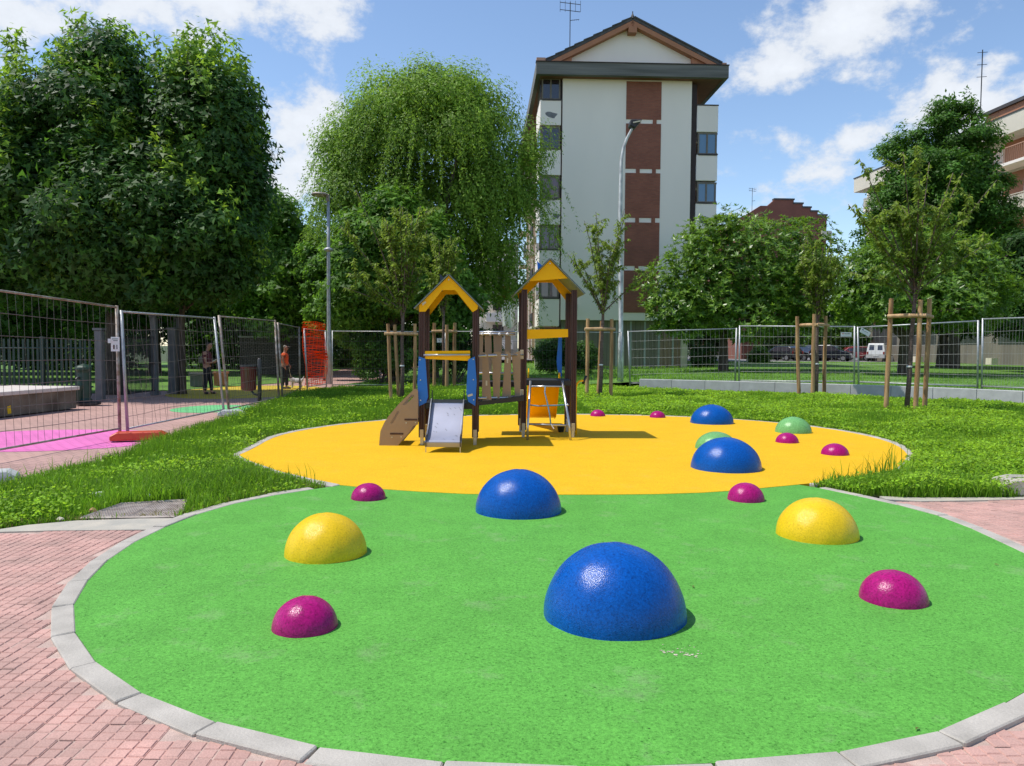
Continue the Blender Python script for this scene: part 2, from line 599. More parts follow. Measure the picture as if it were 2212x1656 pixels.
M['steel'] = pm('steel', (.50, .50, .52), .32, .12, 8.0, metal=.85)
M['slide_steel'] = pm('slide_steel', (.36, .37, .46), .45, .06, 4.0, metal=.35)
M['galv'] = pm('galv', (.42, .43, .44), .5, .25, 14.0, metal=.55, bump=.1, bs=60, stretch=(1, 1, .4))
M['galv_rust'] = pm('galv_rust', (.36, .33, .30), .6, .3, 9.0, metal=.35, col2=(.22, .15, .10))
M['wire'] = pm('wire', (.13, .115, .105), .6, .2, 9.0, metal=.3)
M['wire_light'] = pm('wire_light', (.34, .34, .33), .5, .2, 9.0, metal=.5)
M['rope_blue'] = pm('rope_blue', (.10, .25, .34), .8, .3, 40.0)
M['cream_cap'] = pm('cream_cap', (.55, .46, .30), .6, .1, 20.0)
M['sticker'] = pm('sticker', (.62, .55, .42), .6, .06, 20.0)
M['white'] = pm('white', (.75, .75, .74), .6, .05, 6.0)
M['stake'] = pm('stake', (.42, .26, .12), .8, .45, 1.6, bump=.35, bs=25, stretch=(7, 7, .9), col2=(.22, .105, .04), fine=.08, fs=60)
M['stake_bare'] = pm('stake_bare', (.50, .33, .17), .8, .25, 2.0, bump=.2, bs=25, stretch=(6, 6, .8), col2=(.33, .19, .085))
M['bark'] = pm('bark', (.10, .075, .055), .9, .45, 5.0, bump=.9, bs=14, stretch=(4, 4, .8), col2=(.045, .033, .024))
M['young_bark'] = pm('young_bark', (.15, .105, .085), .75, .4, 7.0, bump=.5, bs=30, stretch=(1, 1, 7), col2=(.075, .048, .038))
M['orange_net'] = leafmat('orange_net', (.85, .10, .014), (.95, .14, .02), tf=.55, spread=.12)
M['orange_plastic'] = pm('orange_plastic', (.55, .055, .015), .5, .15, 6.0)
M['bin_red'] = pm('bin_red', (.11, .009, .012), .38, .2, 5.0)
M['iron_green'] = pm('iron_green', (.012, .045, .030), .45, .2, 6.0)
M['fence_green'] = pm('fence_green', (.018, .045, .034), .55, .25, 4.0)
M['iron_dark'] = pm('iron_dark', (.022, .022, .024), .5, .2, 6.0)
M['gate_grey'] = pm('gate_grey', (.12, .125, .13), .6, .2, 4.0)
# ------------------------------------------------------------------ plan shapes
def xy(u, v, z=0.0):
    p = gp(u, v, z)
    return (p.x, p.y)
def catmull(pts, step, closed=True):
    pts = [np.array(p, float) for p in pts]
    n = len(pts)
    dense = []
    for i in range(n if closed else n - 1):
        p0, p1, p2, p3 = [pts[(i + k) % n] if closed else pts[min(max(i + k, 0), n - 1)] for k in (-1, 0, 1, 2)]
        for t in np.linspace(0, 1, 24, endpoint=False):
            dense.append(.5 * ((2 * p1) + (-p0 + p2) * t + (2 * p0 - 5 * p1 + 4 * p2 - p3) * t * t + (-p0 + 3 * p1 - 3 * p2 + p3) * t ** 3))
    if closed:
        dense.append(dense[0])
    else:
        dense.append(pts[-1])
    d = np.array(dense)
    s = np.r_[0, np.cumsum(np.linalg.norm(np.diff(d, axis=0), axis=1))]
    k = max(3, int(round(s[-1] / step)))
    q = np.linspace(0, s[-1], k + 1)
    o = np.c_[np.interp(q, s, d[:, 0]), np.interp(q, s, d[:, 1])]
    return o[:-1] if closed else o
def offset(poly, w):          # outward for counter-clockwise loops
    p = np.asarray(poly)
    t = np.roll(p, -1, 0) - np.roll(p, 1, 0)
    t /= np.linalg.norm(t, axis=1)[:, None]
    return p + np.c_[t[:, 1], -t[:, 0]] * w
def inpoly(pts, poly):
    x, y = pts[:, 0], pts[:, 1]
    ins = np.zeros(len(pts), bool)
    p = np.asarray(poly)
    j = len(p) - 1
    for i in range(len(p)):
        xi, yi, xj, yj = *p[i], *p[j]
        c = (yi > y) != (yj > y)
        with np.errstate(divide='ignore', invalid='ignore'):
            ins ^= c & (x < (xj - xi) * (y - yi) / (yj - yi + 1e-12) + xi)
        j = i
    return ins
def ccw(p):
    a = np.asarray(p)
    s = np.sum(a[:, 0] * np.roll(a[:, 1], -1) - a[:, 1] * np.roll(a[:, 0], -1))
    return a if s > 0 else a[::-1]
GREEN = ccw(catmull([(-2.858, 6.94), (-2.933, 6.255), (-2.919, 5.669), (-2.795, 5.086), (-2.62, 4.565), (-2.337, 4.065), (-1.995, 3.654),
                     (-1.602, 3.319), (-1.123, 3.042), (-.623, 2.863), (.15, 2.76), xy(1742, 1638), xy(2019, 1588), xy(2212, 1498), (3.15, 4.05), (3.68, 4.85),
                     xy(2212, 1195), (3.93, 6.45), xy(2085, 1136), xy(1980, 1103), xy(1850, 1073), xy(1735, 1050),
                     (2.6, 9.4), (1.6, 9.75), (.3, 9.75), (-1.0, 9.3), xy(735, 1050), xy(560, 1078)], .5))
YELLOW = ccw(catmull([xy(735, 1050), (-2.95, 9.5), (-3.8, 10.7), xy(545, 972), xy(600, 944), xy(680, 927), xy(780, 914), xy(900, 905), xy(1050, 899), xy(1200, 897),
                      xy(1300, 897.5), xy(1450, 901), xy(1580, 907), xy(1680, 915), xy(1759, 924), xy(1821, 933), xy(1884, 946), xy(1931, 961),
                      xy(1957, 979), xy(1957, 992), (4.85, 9.75), (4.0, 9.0), xy(1730, 1048), xy(1600, 1061), xy(1450, 1069), xy(1200, 1071), xy(1000, 1069), xy(850, 1060)], .5))
GREEN_O, YELLOW_O = offset(GREEN, .115), offset(YELLOW, .115)

def sheet(name, poly, z, mat, parent=None, thick=0.0):
    b = MB()
    if thick:
        b.extr([(x, y, z - thick) for x, y in ccw(poly)], (0, 0, thick))
    else:
        b.add([(x, y, z) for x, y in ccw(poly)], [tuple(range(len(poly)))])
    return b.build(name, mat, parent)
def ssub(poly, sub=4):     # straight stones: subdivide nothing, keep corners
    return poly

# ------------------------------------------------------------------ ground
tag(sheet('ground', [(-500, -60), (500, -60), (500, 900), (-500, 900)], -.075, M['soil']), 'dark green ground around the park', 'ground', kind='structure')
tag(sheet('green_rubber_surface', GREEN, .006, M['green_rubber'], thick=.06), 'bright green rubber play surface in the front', 'play surface', kind='structure')
tag(sheet('yellow_rubber_surface', YELLOW, .010, M['yellow_rubber'], thick=.06), 'bright yellow rubber play surface under the climbing towers', 'play surface', kind='structure')

# kerbs: one straight stone after another
def kerb(name, inn, outp, other, label):
    root = tag(empty(name), label, 'kerb', kind='structure')
    n = len(inn)
    for i in range(n):
        a, b, c, d = [np.array(q) for q in (inn[i], inn[(i + 1) % n], outp[(i + 1) % n], outp[i])]
        mid = (a + b + c + d) / 4
        if inpoly(mid[None], offset(other, .12))[0]:
            continue
        u, v, dz = proj(np.array([[mid[0], mid[1], 0]]))
        if dz[0] < .5 or u[0] < -250 or u[0] > 2460:
            continue
        e = (b - a) / np.linalg.norm(b - a) * rnd.uniform(.002, .005)
        f = (c - d) / np.linalg.norm(c - d) * rnd.uniform(.003, .007)
        zt = .012 + rnd.uniform(-.004, .005)
        dz2 = rnd.uniform(-.004, .004)
        pts = [a + e, b - e, c - f, d + f]
        if True:
            pts = pts[::-1]
        mb = MB()
        mb.hexa([(p[0], p[1], -.06) for p in pts] + [(p[0], p[1], zt + (dz2 if k in (0, 1) else 0)) for k, p in enumerate(pts)])
        mb.build('kerb_stone', M['kerb'], root, bevel=.006)
    return root
kerb('kerb', GREEN, GREEN_O, YELLOW, 'pale stone kerb round the green rubber surface')
kerb('kerb', YELLOW, YELLOW_O, GREEN, 'pale stone kerb round the yellow rubber surface')

# ------------------------------------------------------------------ paving with single blocks
def paver_mesh(seed):
    r_ = random.Random(seed)
    b = MB()
    S, g_ = .1285, .0045
    b.bx(-S / 2, S / 2, -S / 2, S / 2, -.05, -.0042)
    for ix in (0, 1):
        for iy in (0, 1):
            x0 = -S / 2 + ix * S / 2 + g_ * .5
            x1 = x0 + S / 2 - g_
            y0 = -S / 2 + iy * S / 2 + g_ * .5
            y1 = y0 + S / 2 - g_
            sh = .006 if ix else -.006
            y0, y1 = y0 + sh, y1 + sh
            z1 = r_.uniform(-.0012, .0012)
            q = .0035
            b.add([(x0, y0, -.0042), (x1, y0, -.0042), (x1, y1, -.0042), (x0, y1, -.0042), (x0 + q, y0 + q, z1), (x1 - q, y0 + q, z1), (x1 - q, y1 - q, z1), (x0 + q, y1 - q, z1)],
                  [(4, 5, 6, 7), (0, 1, 5, 4), (1, 2, 6, 5), (2, 3, 7, 6), (3, 0, 4, 7)])
    return b
def paving(name, region, label, keep, z=0.0):
    root = tag(empty(name), label, 'paving', kind='structure')
    sheet('joint_bed', region, -.006 + z, M['sand_joint'], root)
    P = .131
    lo, hi = np.min(region, 0), np.max(region, 0)
    gx = np.arange(math.floor(lo[0] / P), math.ceil(hi[0] / P)) * P
    gy = np.arange(math.floor(lo[1] / P), math.ceil(hi[1] / P)) * P
    c = np.array([(x, y + (P / 2 if False else 0)) for x in gx for y in gy])
    c = c[inpoly(c, region)]
    c = c[~inpoly(c, GREEN_O) & ~inpoly(c, YELLOW_O)]
    u, v, d = proj(np.c_[c, np.zeros(len(c))])
    ok = (u > -70) & (u < 2290) & (v < 1740) & (d > 0)
    c = c[ok]
    c = c[np.argsort(np.linalg.norm(c, axis=1))]
    kinds = [paver_mesh(q) for q in range(6)]
    mes = []
    for kmb in kinds:
        me = bpy.data.meshes.new('paver')
        me.from_pydata(kmb.v, [], kmb.f)
        me.materials.append(M['paver'])
        mes.append(me)
    for x, y in c[:keep]:
        o = link('paver', rnd.choice(mes), root)
        o.location = (x, y, z + rnd.uniform(-.0025, .0025))
        o.rotation_euler = (rnd.gauss(0, .006), rnd.gauss(0, .006), rnd.gauss(0, .008))
    rest = c[keep:]
    if len(rest):
        vs, fs = [], []
        for x, y in rest:
            kmb = rnd.choice(kinds)
            b0 = len(vs)
            dz, tx, ty = rnd.uniform(-.0025, .0025) + z, rnd.gauss(0, .006), rnd.gauss(0, .006)
            vs += [(p[0] + x, p[1] + y, p[2] + dz + p[0] * ty + p[1] * tx) for p in kmb.v[8:]]
            fs += [tuple(i + b0 - 8 for i in f) for f in kmb.f[6:]]
        me = bpy.data.meshes.new('paver_field')
        me.from_pydata(vs, [], fs)
        me.materials.append(M['paver'])
        tag(link('paver_field', me, root), 'further pink paving blocks', kind='stuff')
    return root
strip_lo = [xy(-80, 1156), xy(0, 1151), xy(112, 1148), xy(330, 1146)]
strip_hi = [xy(405, 1121), xy(300, 1122), xy(164, 1126.5), xy(60, 1136), xy(0, 1145), xy(-80, 1150)]
paving('paving', [(-6.5, 1.2), (3.6, 1.2), (4.2, 4.0), (3.0, 4.4), (-2.0, 5.0)] + strip_lo[::-1] + [(-6.5, 6.2)], 'pink block paving in front of the green surface', 300)
strip_r = [xy(1925, 1083), xy(1990, 1085), xy(2105, 1083), xy(2260, 1079)]
paving('paving', [(3.7, 3.2), (7.5, 4.0), (7.5, 8.2)] + strip_r[::-1], 'pink block paving beyond the right end of the green surface', 300)
tag(sheet('concrete_strip', strip_lo + strip_hi, .006, M['strip_concrete'], thick=.06), 'worn pale concrete strip between paving and grass', 'strip', kind='structure')
tag(sheet('concrete_strip', [xy(1915, 1081), xy(1990, 1085), xy(2105, 1083), xy(2260, 1079), xy(2260, 1073), xy(2180, 1076.5), xy(1987, 1077), xy(1900, 1074)], .008, M['strip_concrete'], thick=.06),
    'narrow concrete strip between weeds and pink paving', 'strip', kind='structure')

# paved square behind the site fence, with painted discs
M['paver_far'] = brickmat('paver_far', (.49, .295, .25), (.44, .265, .225), (.28, .175, .15), w=.20, h=.13, ms=.008, axis='XY', bump=.6)
SQ = [(-40, 4.0), (-5.0, 6.4), (-5.2, 9.0), (-5.2, 12.0), (-5.2, 17), (-5.4, 22), (-6.0, 28), (-6.3, 31), (-5.4, 42), (-6.5, 60), (-12, 60), (-10.5, 42), (-9.6, 32), (-11.5, 26.3), (-16, 22), (-40, 21)]
tag(sheet('square', SQ, -.03, M['paver_far']), 'pink paved square behind the site fence', 'square', kind='structure')
def disc(name, pts, z, col, label):
    mt = brickmat(name, col, scl(col, .93), scl(col, .55), w=.20, h=.13, ms=.008, axis='XY', bump=.6)
    tag(sheet(name, catmull(pts, .4), z, mt), label, 'painted disc', kind='structure')
def ell(u0, u1, v0, v1, z):
    a, b = gp(u0, (v0 + v1) / 2, z), gp(u1, (v0 + v1) / 2, z)
    y0, y1 = gp((u0 + u1) / 2, v1, z).y, gp((u0 + u1) / 2, v0, z).y
    cx, cy, rx, ry = (a.x + b.x) / 2, (y0 + y1) / 2, (b.x - a.x) / 2, (y1 - y0) / 2
    return [(cx + rx * math.cos(t), cy + ry * math.sin(t)) for t in np.linspace(0, 2 * math.pi, 16, endpoint=False)]
disc('magenta_painted_disc', ell(-190, 362, 928, 978, -.03), -.026, (.74, .17, .46), 'magenta disc painted on the paved square')
disc('green_painted_disc', ell(372, 545, 875, 893, -.03), -.026, (.15, .52, .20), 'small green disc painted on the paved square')
disc('yellow_painted_disc', ell(368, 690, 833, 863, -.03), -.026, (.62, .46, .03), 'yellow disc painted on the paving at the feet of the people')

# raised lawn behind the low wall
WALL = [(4.75, 28.7), (6.4, 28.0), (8.1, 27.15), (9.8, 26.2), (11.4, 25.2), (12.9, 24.0), (14.2, 22.6), (15.4, 20.8), (16.3, 18.8)]
front = [(-6.2, 31.2), (-3, 31.0), (0, 30.6), (2.4, 30.3), (4.0, 29.9)] + [(x + .28, y + .42) for x, y in WALL]
nF = len(front)
vs, fs = [], []
rows = 14
for r_ in range(rows + 1):
    t = (r_ / rows) ** 1.8
    for i, (x, y) in enumerate(front):
        fx = -6.2 + (i / (nF - 1)) * 76
        fy = 64
        zz = .30 * min(1, max(0, (i - 2) / 3.0)) - .02 + .22 * min(1, t * 1.6)
        vs.append((x + (fx - x) * t, y + (fy - y) * t, zz))
for r_ in range(rows):
    for i in range(nF - 1):
        a = r_ * nF + i
        fs.append((a, a + 1, a + nF + 1, a + nF))
b = MB(); b.add(vs, fs)
tag(b.build('lawn', M['lawn']), 'mown lawn behind the low wall', 'lawn', kind='structure')
tag(sheet('park_lawn', [(-60, 26), (-16.2, 22.2), (-11.6, 26.5), (-9.7, 32), (-10.7, 42), (-12.5, 70), (-60, 70)], -.02, M['lawn']), 'shaded lawn under the trees behind the green fence', 'lawn', kind='structure')
tag(sheet('park_lawn', [(-6.9, 31.2), (-6.1, 31.2), (-6.1, 84), (-12, 84), (-6.3, 60), (-5.3, 42)], -.025, M['lawn']), 'grass beside the path behind the hedge', 'lawn', kind='structure')
tag(sheet('street', [(-8, 64), (110, 64), (110, 112), (-8, 112)], .47, M['asphalt']), 'grey parking street behind the lawn', 'street', kind='structure')

# ------------------------------------------------------------------ domes
def dome(c, dia, h, mat, label, rot=0.0, skew=0.0):
    n, k = 72, 24
    vs, fs = [], []
    r_ = dia / 2
    ph = rnd.uniform(0, 6)
    for j in range(k):
        t = j / k * math.pi / 2
        # near-vertical skirt, full shoulder
        rr, zz = r_ * math.cos(t), h * math.sin(t)
        for i in range(n):
            a = 2 * math.pi * i / n
            w = 1 + .006 * math.sin(3 * a + ph) + .004 * math.sin(7 * a + 4 * t + ph * 2) + .003 * math.sin(13 * a - 5 * t)
            vs.append((rr * w * math.cos(a) + skew * zz, rr * w * math.sin(a), zz * (1 + .004 * math.sin(5 * a + ph))))
    vs.append((skew * h, 0, h))
    base = len(vs)
    for j in range(k - 1):
        for i in range(n):
            i2 = (i + 1) % n
            fs.append((j * n + i, j * n + i2, (j + 1) * n + i2, (j + 1) * n + i))
    for i in range(n):
        fs.append(((k - 1) * n + i, (k - 1) * n + (i + 1) % n, base - 1))
    me = bpy.data.meshes.new('dome')
    me.from_pydata([(x, y, z) for x, y, z in vs], [], fs)
    me.polygons.foreach_set('use_smooth', [True] * len(me.polygons))
    me.materials.append(M[mat])
    o = link('rubber_dome', me)
    o.location = (c[0], c[1], .004)
    o.rotation_euler.z = rot
    tag(o, label, 'dome', 'rubber domes on the play surface')
dome((.60, 4.39), .82, .415, 'dome_blue', 'largest and nearest blue rubber dome on the green surface')
dome((.07, 7.22), .815, .39, 'dome_blue', 'blue rubber dome on green near the yellow edge, left of the nearest blue one')
dome((2.77, 9.87), .89, .40, 'dome_blue', 'blue rubber dome on yellow hiding a pale green dome behind it')
dome((4.14, 15.87), .875, .385, 'dome_blue', 'farthest blue rubber dome, on yellow at the edge of the grass')
dome((-1.38, 5.67), .60, .30, 'dome_yellow', 'yellow rubber dome on the left part of the green surface')
dome((2.54, 6.33), .65, .31, 'dome_yellow', 'yellow rubber dome on the right part of the green surface')
dome((-1.13, 4.17), .355, .165, 'dome_magenta', 'magenta rubber dome in the front left of the green surface')
dome((-1.45, 7.75), .35, .155, 'dome_magenta', 'magenta rubber dome on green beside the left grass corner')
dome((2.37, 4.70), .395, .18, 'dome_magenta', 'magenta rubber dome in the front right of the green surface')
dome((2.40, 7.81), .37, .175, 'dome_magenta', 'magenta rubber dome on the green and yellow border, behind the right yellow dome')
dome((4.55, 12.65), .37, .165, 'dome_magenta', 'magenta rubber dome just in front of the pale green dome on yellow')
dome((4.75, 11.24), .39, .165, 'dome_magenta', 'rightmost magenta rubber dome on yellow, behind the tall weeds')
dome((1.94, 17.29), .34, .15, 'dome_magenta', 'small far magenta dome on yellow just right of the climbing towers')
dome((3.24, 17.05), .35, .15, 'dome_magenta', 'small far magenta dome on yellow left of the farthest blue dome')
dome((5.22, 14.21), .65, .29, 'dome_green', 'pale green rubber dome on yellow at the right grass edge')
dome((3.16, 11.83), .64, .26, 'dome_green', 'pale green rubber dome half hidden behind a blue dome')

# ------------------------------------------------------------------ grass and ground cover
def leaf_cloud(pts, nrm, size, shape, fold=.25, roll=None, r=rng):
    """leaf polygons: shape (k,2) with +y towards the tip, placed at pts with their face along nrm"""
    n, k = len(pts), len(shape)
    nrm = nrm / (np.linalg.norm(nrm, axis=1)[:, None] + 1e-9)
    if roll is None:
        roll = r.normal(size=(n, 3))
    t = roll - nrm * np.sum(roll * nrm, 1)[:, None]
    t /= (np.linalg.norm(t, axis=1)[:, None] + 1e-9)
    s = np.cross(nrm, t)
    sh = np.asarray(shape, float)
    size = np.broadcast_to(size, (n,))
    v = pts[:, None, :] + (s[:, None, :] * sh[None, :, 0:1] + t[:, None, :] * sh[None, :, 1:2] - nrm[:, None, :] * (np.abs(sh[None, :, 0:1]) * fold)) * size[:, None, None]
    f = np.arange(n * k).reshape(n, k)
    return v.reshape(-1, 3), f
KITE = [(0, 0), (.22, .42), (0, 1), (-.22, .42)]
LANCE = [(0, 0), (.15, .40), (0, 1), (-.15, .40)]
DART = [(0, .22), (.46, -.04), (0, 1), (-.46, -.04)]
LOBED = [(0, 0), (.5, .30), (.20, .48), (0, 1), (-.20, .48), (-.5, .30)]
ROUND = [(0, 0), (.36, .30), (.30, .75), (0, 1), (-.30, .75), (-.36, .30)]

BED = [xy(-80, 1142), xy(-80, 1080), xy(120, 1022), xy(270, 982), xy(400, 932), xy(500, 900), xy(640, 852), xy(735, 839), xy(900, 837), xy(1100, 836), xy(1380, 836)]
BED += [(x - .12, y - .2) for x, y in WALL] + [(13.5, 10.0), xy(2260, 1070), xy(2180, 1077), xy(1987, 1077), xy(1930, 1077), xy(1895, 1069), (2.6, 8.0), (1, 12), (-1.5, 8.5), (-2.3, 7.2), xy(403, 1119), xy(300, 1120), xy(164, 1125), xy(60, 1134), xy(0, 1142)]
tag(sheet('planting_bed', BED, -.02, M['soil']), 'soil of the grassy bed round the play surfaces', 'bed', kind='structure')
GRATE = [xy(175, 1122), xy(262, 1091), xy(415, 1082), xy(378, 1119)]
M['grass'] = leafmat('grass', (.120, .255, .020), (.27, .52, .027), tf=.42, spread=.45, clump=1.1, yellow=(.175, .32, .024))
M['cover'] = leafmat('cover', (.21, .40, .026), (.46, .74, .04), rough=.6, tf=.42, spread=.45, clump=1.6, yellow=(.26, .44, .03))
M['dry'] = leafmat('dry', (.22, .20, .07), (.30, .26, .08), rough=.6, tf=.4, spread=.4)
def lump(x, y):
    return .5 + .25 * np.sin(x * 1.7 + 1.3 * np.sin(y * .9)) + .25 * np.sin(y * 2.1 + 1.1 * np.sin(x * 1.3 + .7)) * np.cos(x * .8)
def bed_points(n, poly, margin=.0):
    lo, hi = np.min(poly, 0), np.max(poly, 0)
    out_ = []
    tot = 0
    while tot < n:
        p = lo + rng.random((n * 3, 2)) * (hi - lo)
        d = np.linalg.norm(p, axis=1)
        p = p[rng.random(len(p)) < np.clip((7.5 / d) ** 1.35, 0, 1)]
        p = p[inpoly(p, poly)]
        p = p[~inpoly(p, GO2) & ~inpoly(p, YO2) & ~inpoly(p, GRATE)]
        u, v, d = proj(np.c_[p, np.zeros(len(p)) + .1])
        p = p[(u > -120) & (u < 2330) & (d > 0)]
        out_.append(p)
        tot += len(p)
    return np.concatenate(out_)[:n]
GO2, YO2 = offset(GREEN, .10), offset(YELLOW, .08)
def edge_dist(p):
    """distance to the nearest kerb, capped"""
    d = np.full(len(p), 9.0)
    for poly in (GREEN_O, YELLOW_O, np.array(strip_hi)):
        for q in poly:
            d = np.minimum(d, np.linalg.norm(p - q, axis=1))
    return d
def blades(p, h, w, lean, droop=.3, simple=False):
    n = len(p)
    a = rng.random(n) * 2 * np.pi
    dx = np.c_[np.cos(a), np.sin(a), np.zeros(n)]
    b_ = rng.random(n) * 2 * np.pi
    side = np.c_[np.cos(b_), np.sin(b_), np.zeros(n)]
    base = np.c_[p, np.full(n, -.02)]
    mid = base + dx * (lean * h * .35)[:, None]
    mid[:, 2] += h * .62
    tip = base + dx * (lean * h)[:, None]
    tip[:, 2] += h * (1 - droop * lean)
    w = w[:, None]
    if simple:
        v = np.stack([base - side * w, base + side * w, tip], 1).reshape(-1, 3)
        return v, np.arange(n * 3).reshape(n, 3)
    v = np.stack([base - side * w, base + side * w, mid - side * w * .75, mid + side * w * .75, tip], 1).reshape(-1, 3)
    i = np.arange(n)[:, None] * 5
    f = np.concatenate([i + np.array([[0, 1, 2]]), i + np.array([[1, 3, 2]]), i + np.array([[2, 3, 4]])])
    return v, f
p = bed_points(330000, BED)
dist = np.linalg.norm(p, axis=1)
ed = edge_dist(p)
right = np.clip((p[:, 0] - 2.0) / 3.0, 0, 1)
h = (.06 + .12 * lump(p[:, 0], p[:, 1]) + .06 * lump(p[:, 0] * 3.3, p[:, 1] * 2.9 + 2)) * (1 + .25 * right) * np.clip(.45 + ed * 1.1, .4, 1.0) * rng.uniform(.45, 1.25, len(p))
wallf = np.ones(len(p))
for wx, wy in WALL:
    wallf = np.minimum(wallf, np.clip(np.hypot(p[:, 0] - wx, p[:, 1] - wy) / 2.6, .35, 1))
h = np.where(rng.random(len(p)) < .03, h * 1.5, h)
h = np.minimum(h, .34) * wallf
w = np.clip(.0022 + dist * .00023, .003, .009) * rng.uniform(.7, 1.3, len(p))
near = dist < 11
lean_ = rng.uniform(.15, .75, len(p))
v, f = blades(p[near], h[near], w[near], lean_[near])
v2, f2 = blades(p[~near], h[~near], w[~near] * 1.15, lean_[~near] * .7, simple=True)
tag(mesh_np('grass', np.r_[v, v2], np.r_[f, f2 + len(v)], M['grass']), 'long green grass on the bed round the play surfaces', 'grass', kind='stuff')
# broad-leaved cover: dense on the right, in patches elsewhere
p = bed_points(190000, BED)
keep = rng.random(len(p)) < np.where(p[:, 0] > 1.8, .95, np.clip((lump(p[:, 0] * 1.4 + 3, p[:, 1] * 1.2) - .55) * 2.0, .05, .5))
p = p[keep]
ed = edge_dist(p)
dist = np.linalg.norm(p, axis=1)
wallf = np.ones(len(p))
for wx, wy in WALL:
    wallf = np.minimum(wallf, np.clip(np.hypot(p[:, 0] - wx, p[:, 1] - wy) / 2.6, .3, 1))
zz = wallf * (.04 + .15 * lump(p[:, 0] * .9, p[:, 1] * 1.1) + .09 * lump(p[:, 0] * 2.7 + 5, p[:, 1] * 3.1)) * np.where(p[:, 0] > 1.8, 1.0, .72) * np.clip(.35 + ed * .9, .3, 1.0) * rng.uniform(.55, 1.1, len(p))
pts = np.c_[p, zz]
nrm = np.c_[rng.normal(0, .5, (len(p), 2)), rng.uniform(.5, 1.2, len(p))]
sz = np.clip(.021 + dist * .0015, .026, .065) * rng.uniform(.6, 1.35, len(p))
v, f = leaf_cloud(pts, nrm, sz, [(0, 0), (.40, .55), (0, 1), (-.40, .55)], fold=.3)
tag(mesh_np('ground_cover', v, f, M['cover']), 'leafy clover and weeds growing thick in the bed', 'weeds', kind='stuff')
# tall stalks and broad blades along the edges
spots = []
for (u, v_, n_, sp_, hh) in [(1905, 1030, 90, .22, .55), (1880, 1040, 60, .25, .40), (1850, 1046, 40, .22, .34), (1800, 1048, 30, .25, .25), (1935, 1040, 50, .25, .35), (2110, 1060, 25, .15, .3), (745, 1046, 7, .18, .42), (690, 1052, 16, .3, .3), (640, 1058, 10, .25, .3),
                             (60, 1052, 24, .4, .26), (150, 1030, 24, .5, .27), (220, 1010, 20, .5, .28), (285, 990, 14, .3, .22), (2060, 905, 30, .35, .55), (1950, 895, 20, .4, .4), (2150, 905, 30, .5, .4), (60, 1090, 26, .5, .26), (20, 1060, 30, .4, .3)]:
    c = np.array(xy(u, v_))
    spots.append(np.c_[c + rng.normal(0, sp_ * .5, (n_, 2)), np.full(n_, hh) * rng.uniform(.5, 1.15, n_)])
s_ = np.concatenate(spots)
s_ = s_[~inpoly(s_[:, :2], GREEN_O) & ~inpoly(s_[:, :2], YELLOW_O)]
v, f = blades(s_[:, :2], s_[:, 2], np.clip(.0012 + .0002 * np.linalg.norm(s_[:, :2], axis=1), .002, .006) * rng.uniform(.7, 1.9, len(s_)), rng.uniform(.05, .45, len(s_)))
tag(mesh_np('tall_weeds', v, f, M['grass']), 'tall stalks and broad blades along the kerbs', 'weeds', kind='stuff')
# dry straggle along the kerb and strip
e_ = np.concatenate([offset(GREEN, .16), offset(YELLOW, .16), np.array(strip_hi), np.array(strip_hi) + .05])
q = e_[rng.integers(0, len(e_), 9000)] + rng.normal(0, .12, (9000, 2))
q = q[inpoly(q, BED) & ~inpoly(q, GREEN_O) & ~inpoly(q, YELLOW_O)]
v, f = blades(q, rng.uniform(.02, .09, len(q)), np.full(len(q), .004), rng.uniform(.4, 1.2, len(q)))
tag(mesh_np('dry_grass', v, f, M['dry']), 'short dry grass along the kerb edges', 'grass', kind='stuff')
# mown lawn blades behind the wall
P_ = np.array([(x, y) for x, y in front] + [(60, 64), (-6, 64)])
lo, hi = P_.min(0), P_.max(0)
p = lo + rng.random((420000, 2)) * (hi - lo)
p = p[rng.random(len(p)) < np.clip((24 / np.linalg.norm(p, axis=1)) ** 2.4, 0, 1)]
p = p[inpoly(p, P_)]
u, v_, d = proj(np.c_[p, np.zeros(len(p)) + .3])
p = p[(u > 650) & (u < 2260)][:90000]
zl = .30 * np.clip((p[:, 0] + 0.5) / 4.5, 0, 1) + .20 * np.clip((p[:, 1] - 28) / 26, 0, 1)
v, f = blades(p, rng.uniform(.05, .13, len(p)), np.full(len(p), .014), rng.uniform(.2, .9, len(p)), simple=True)
v[:, 2] += np.repeat(zl, 3)
tag(mesh_np('lawn_grass', v, f, M['grass']), 'short grass blades of the mown lawn', 'grass', kind='stuff')
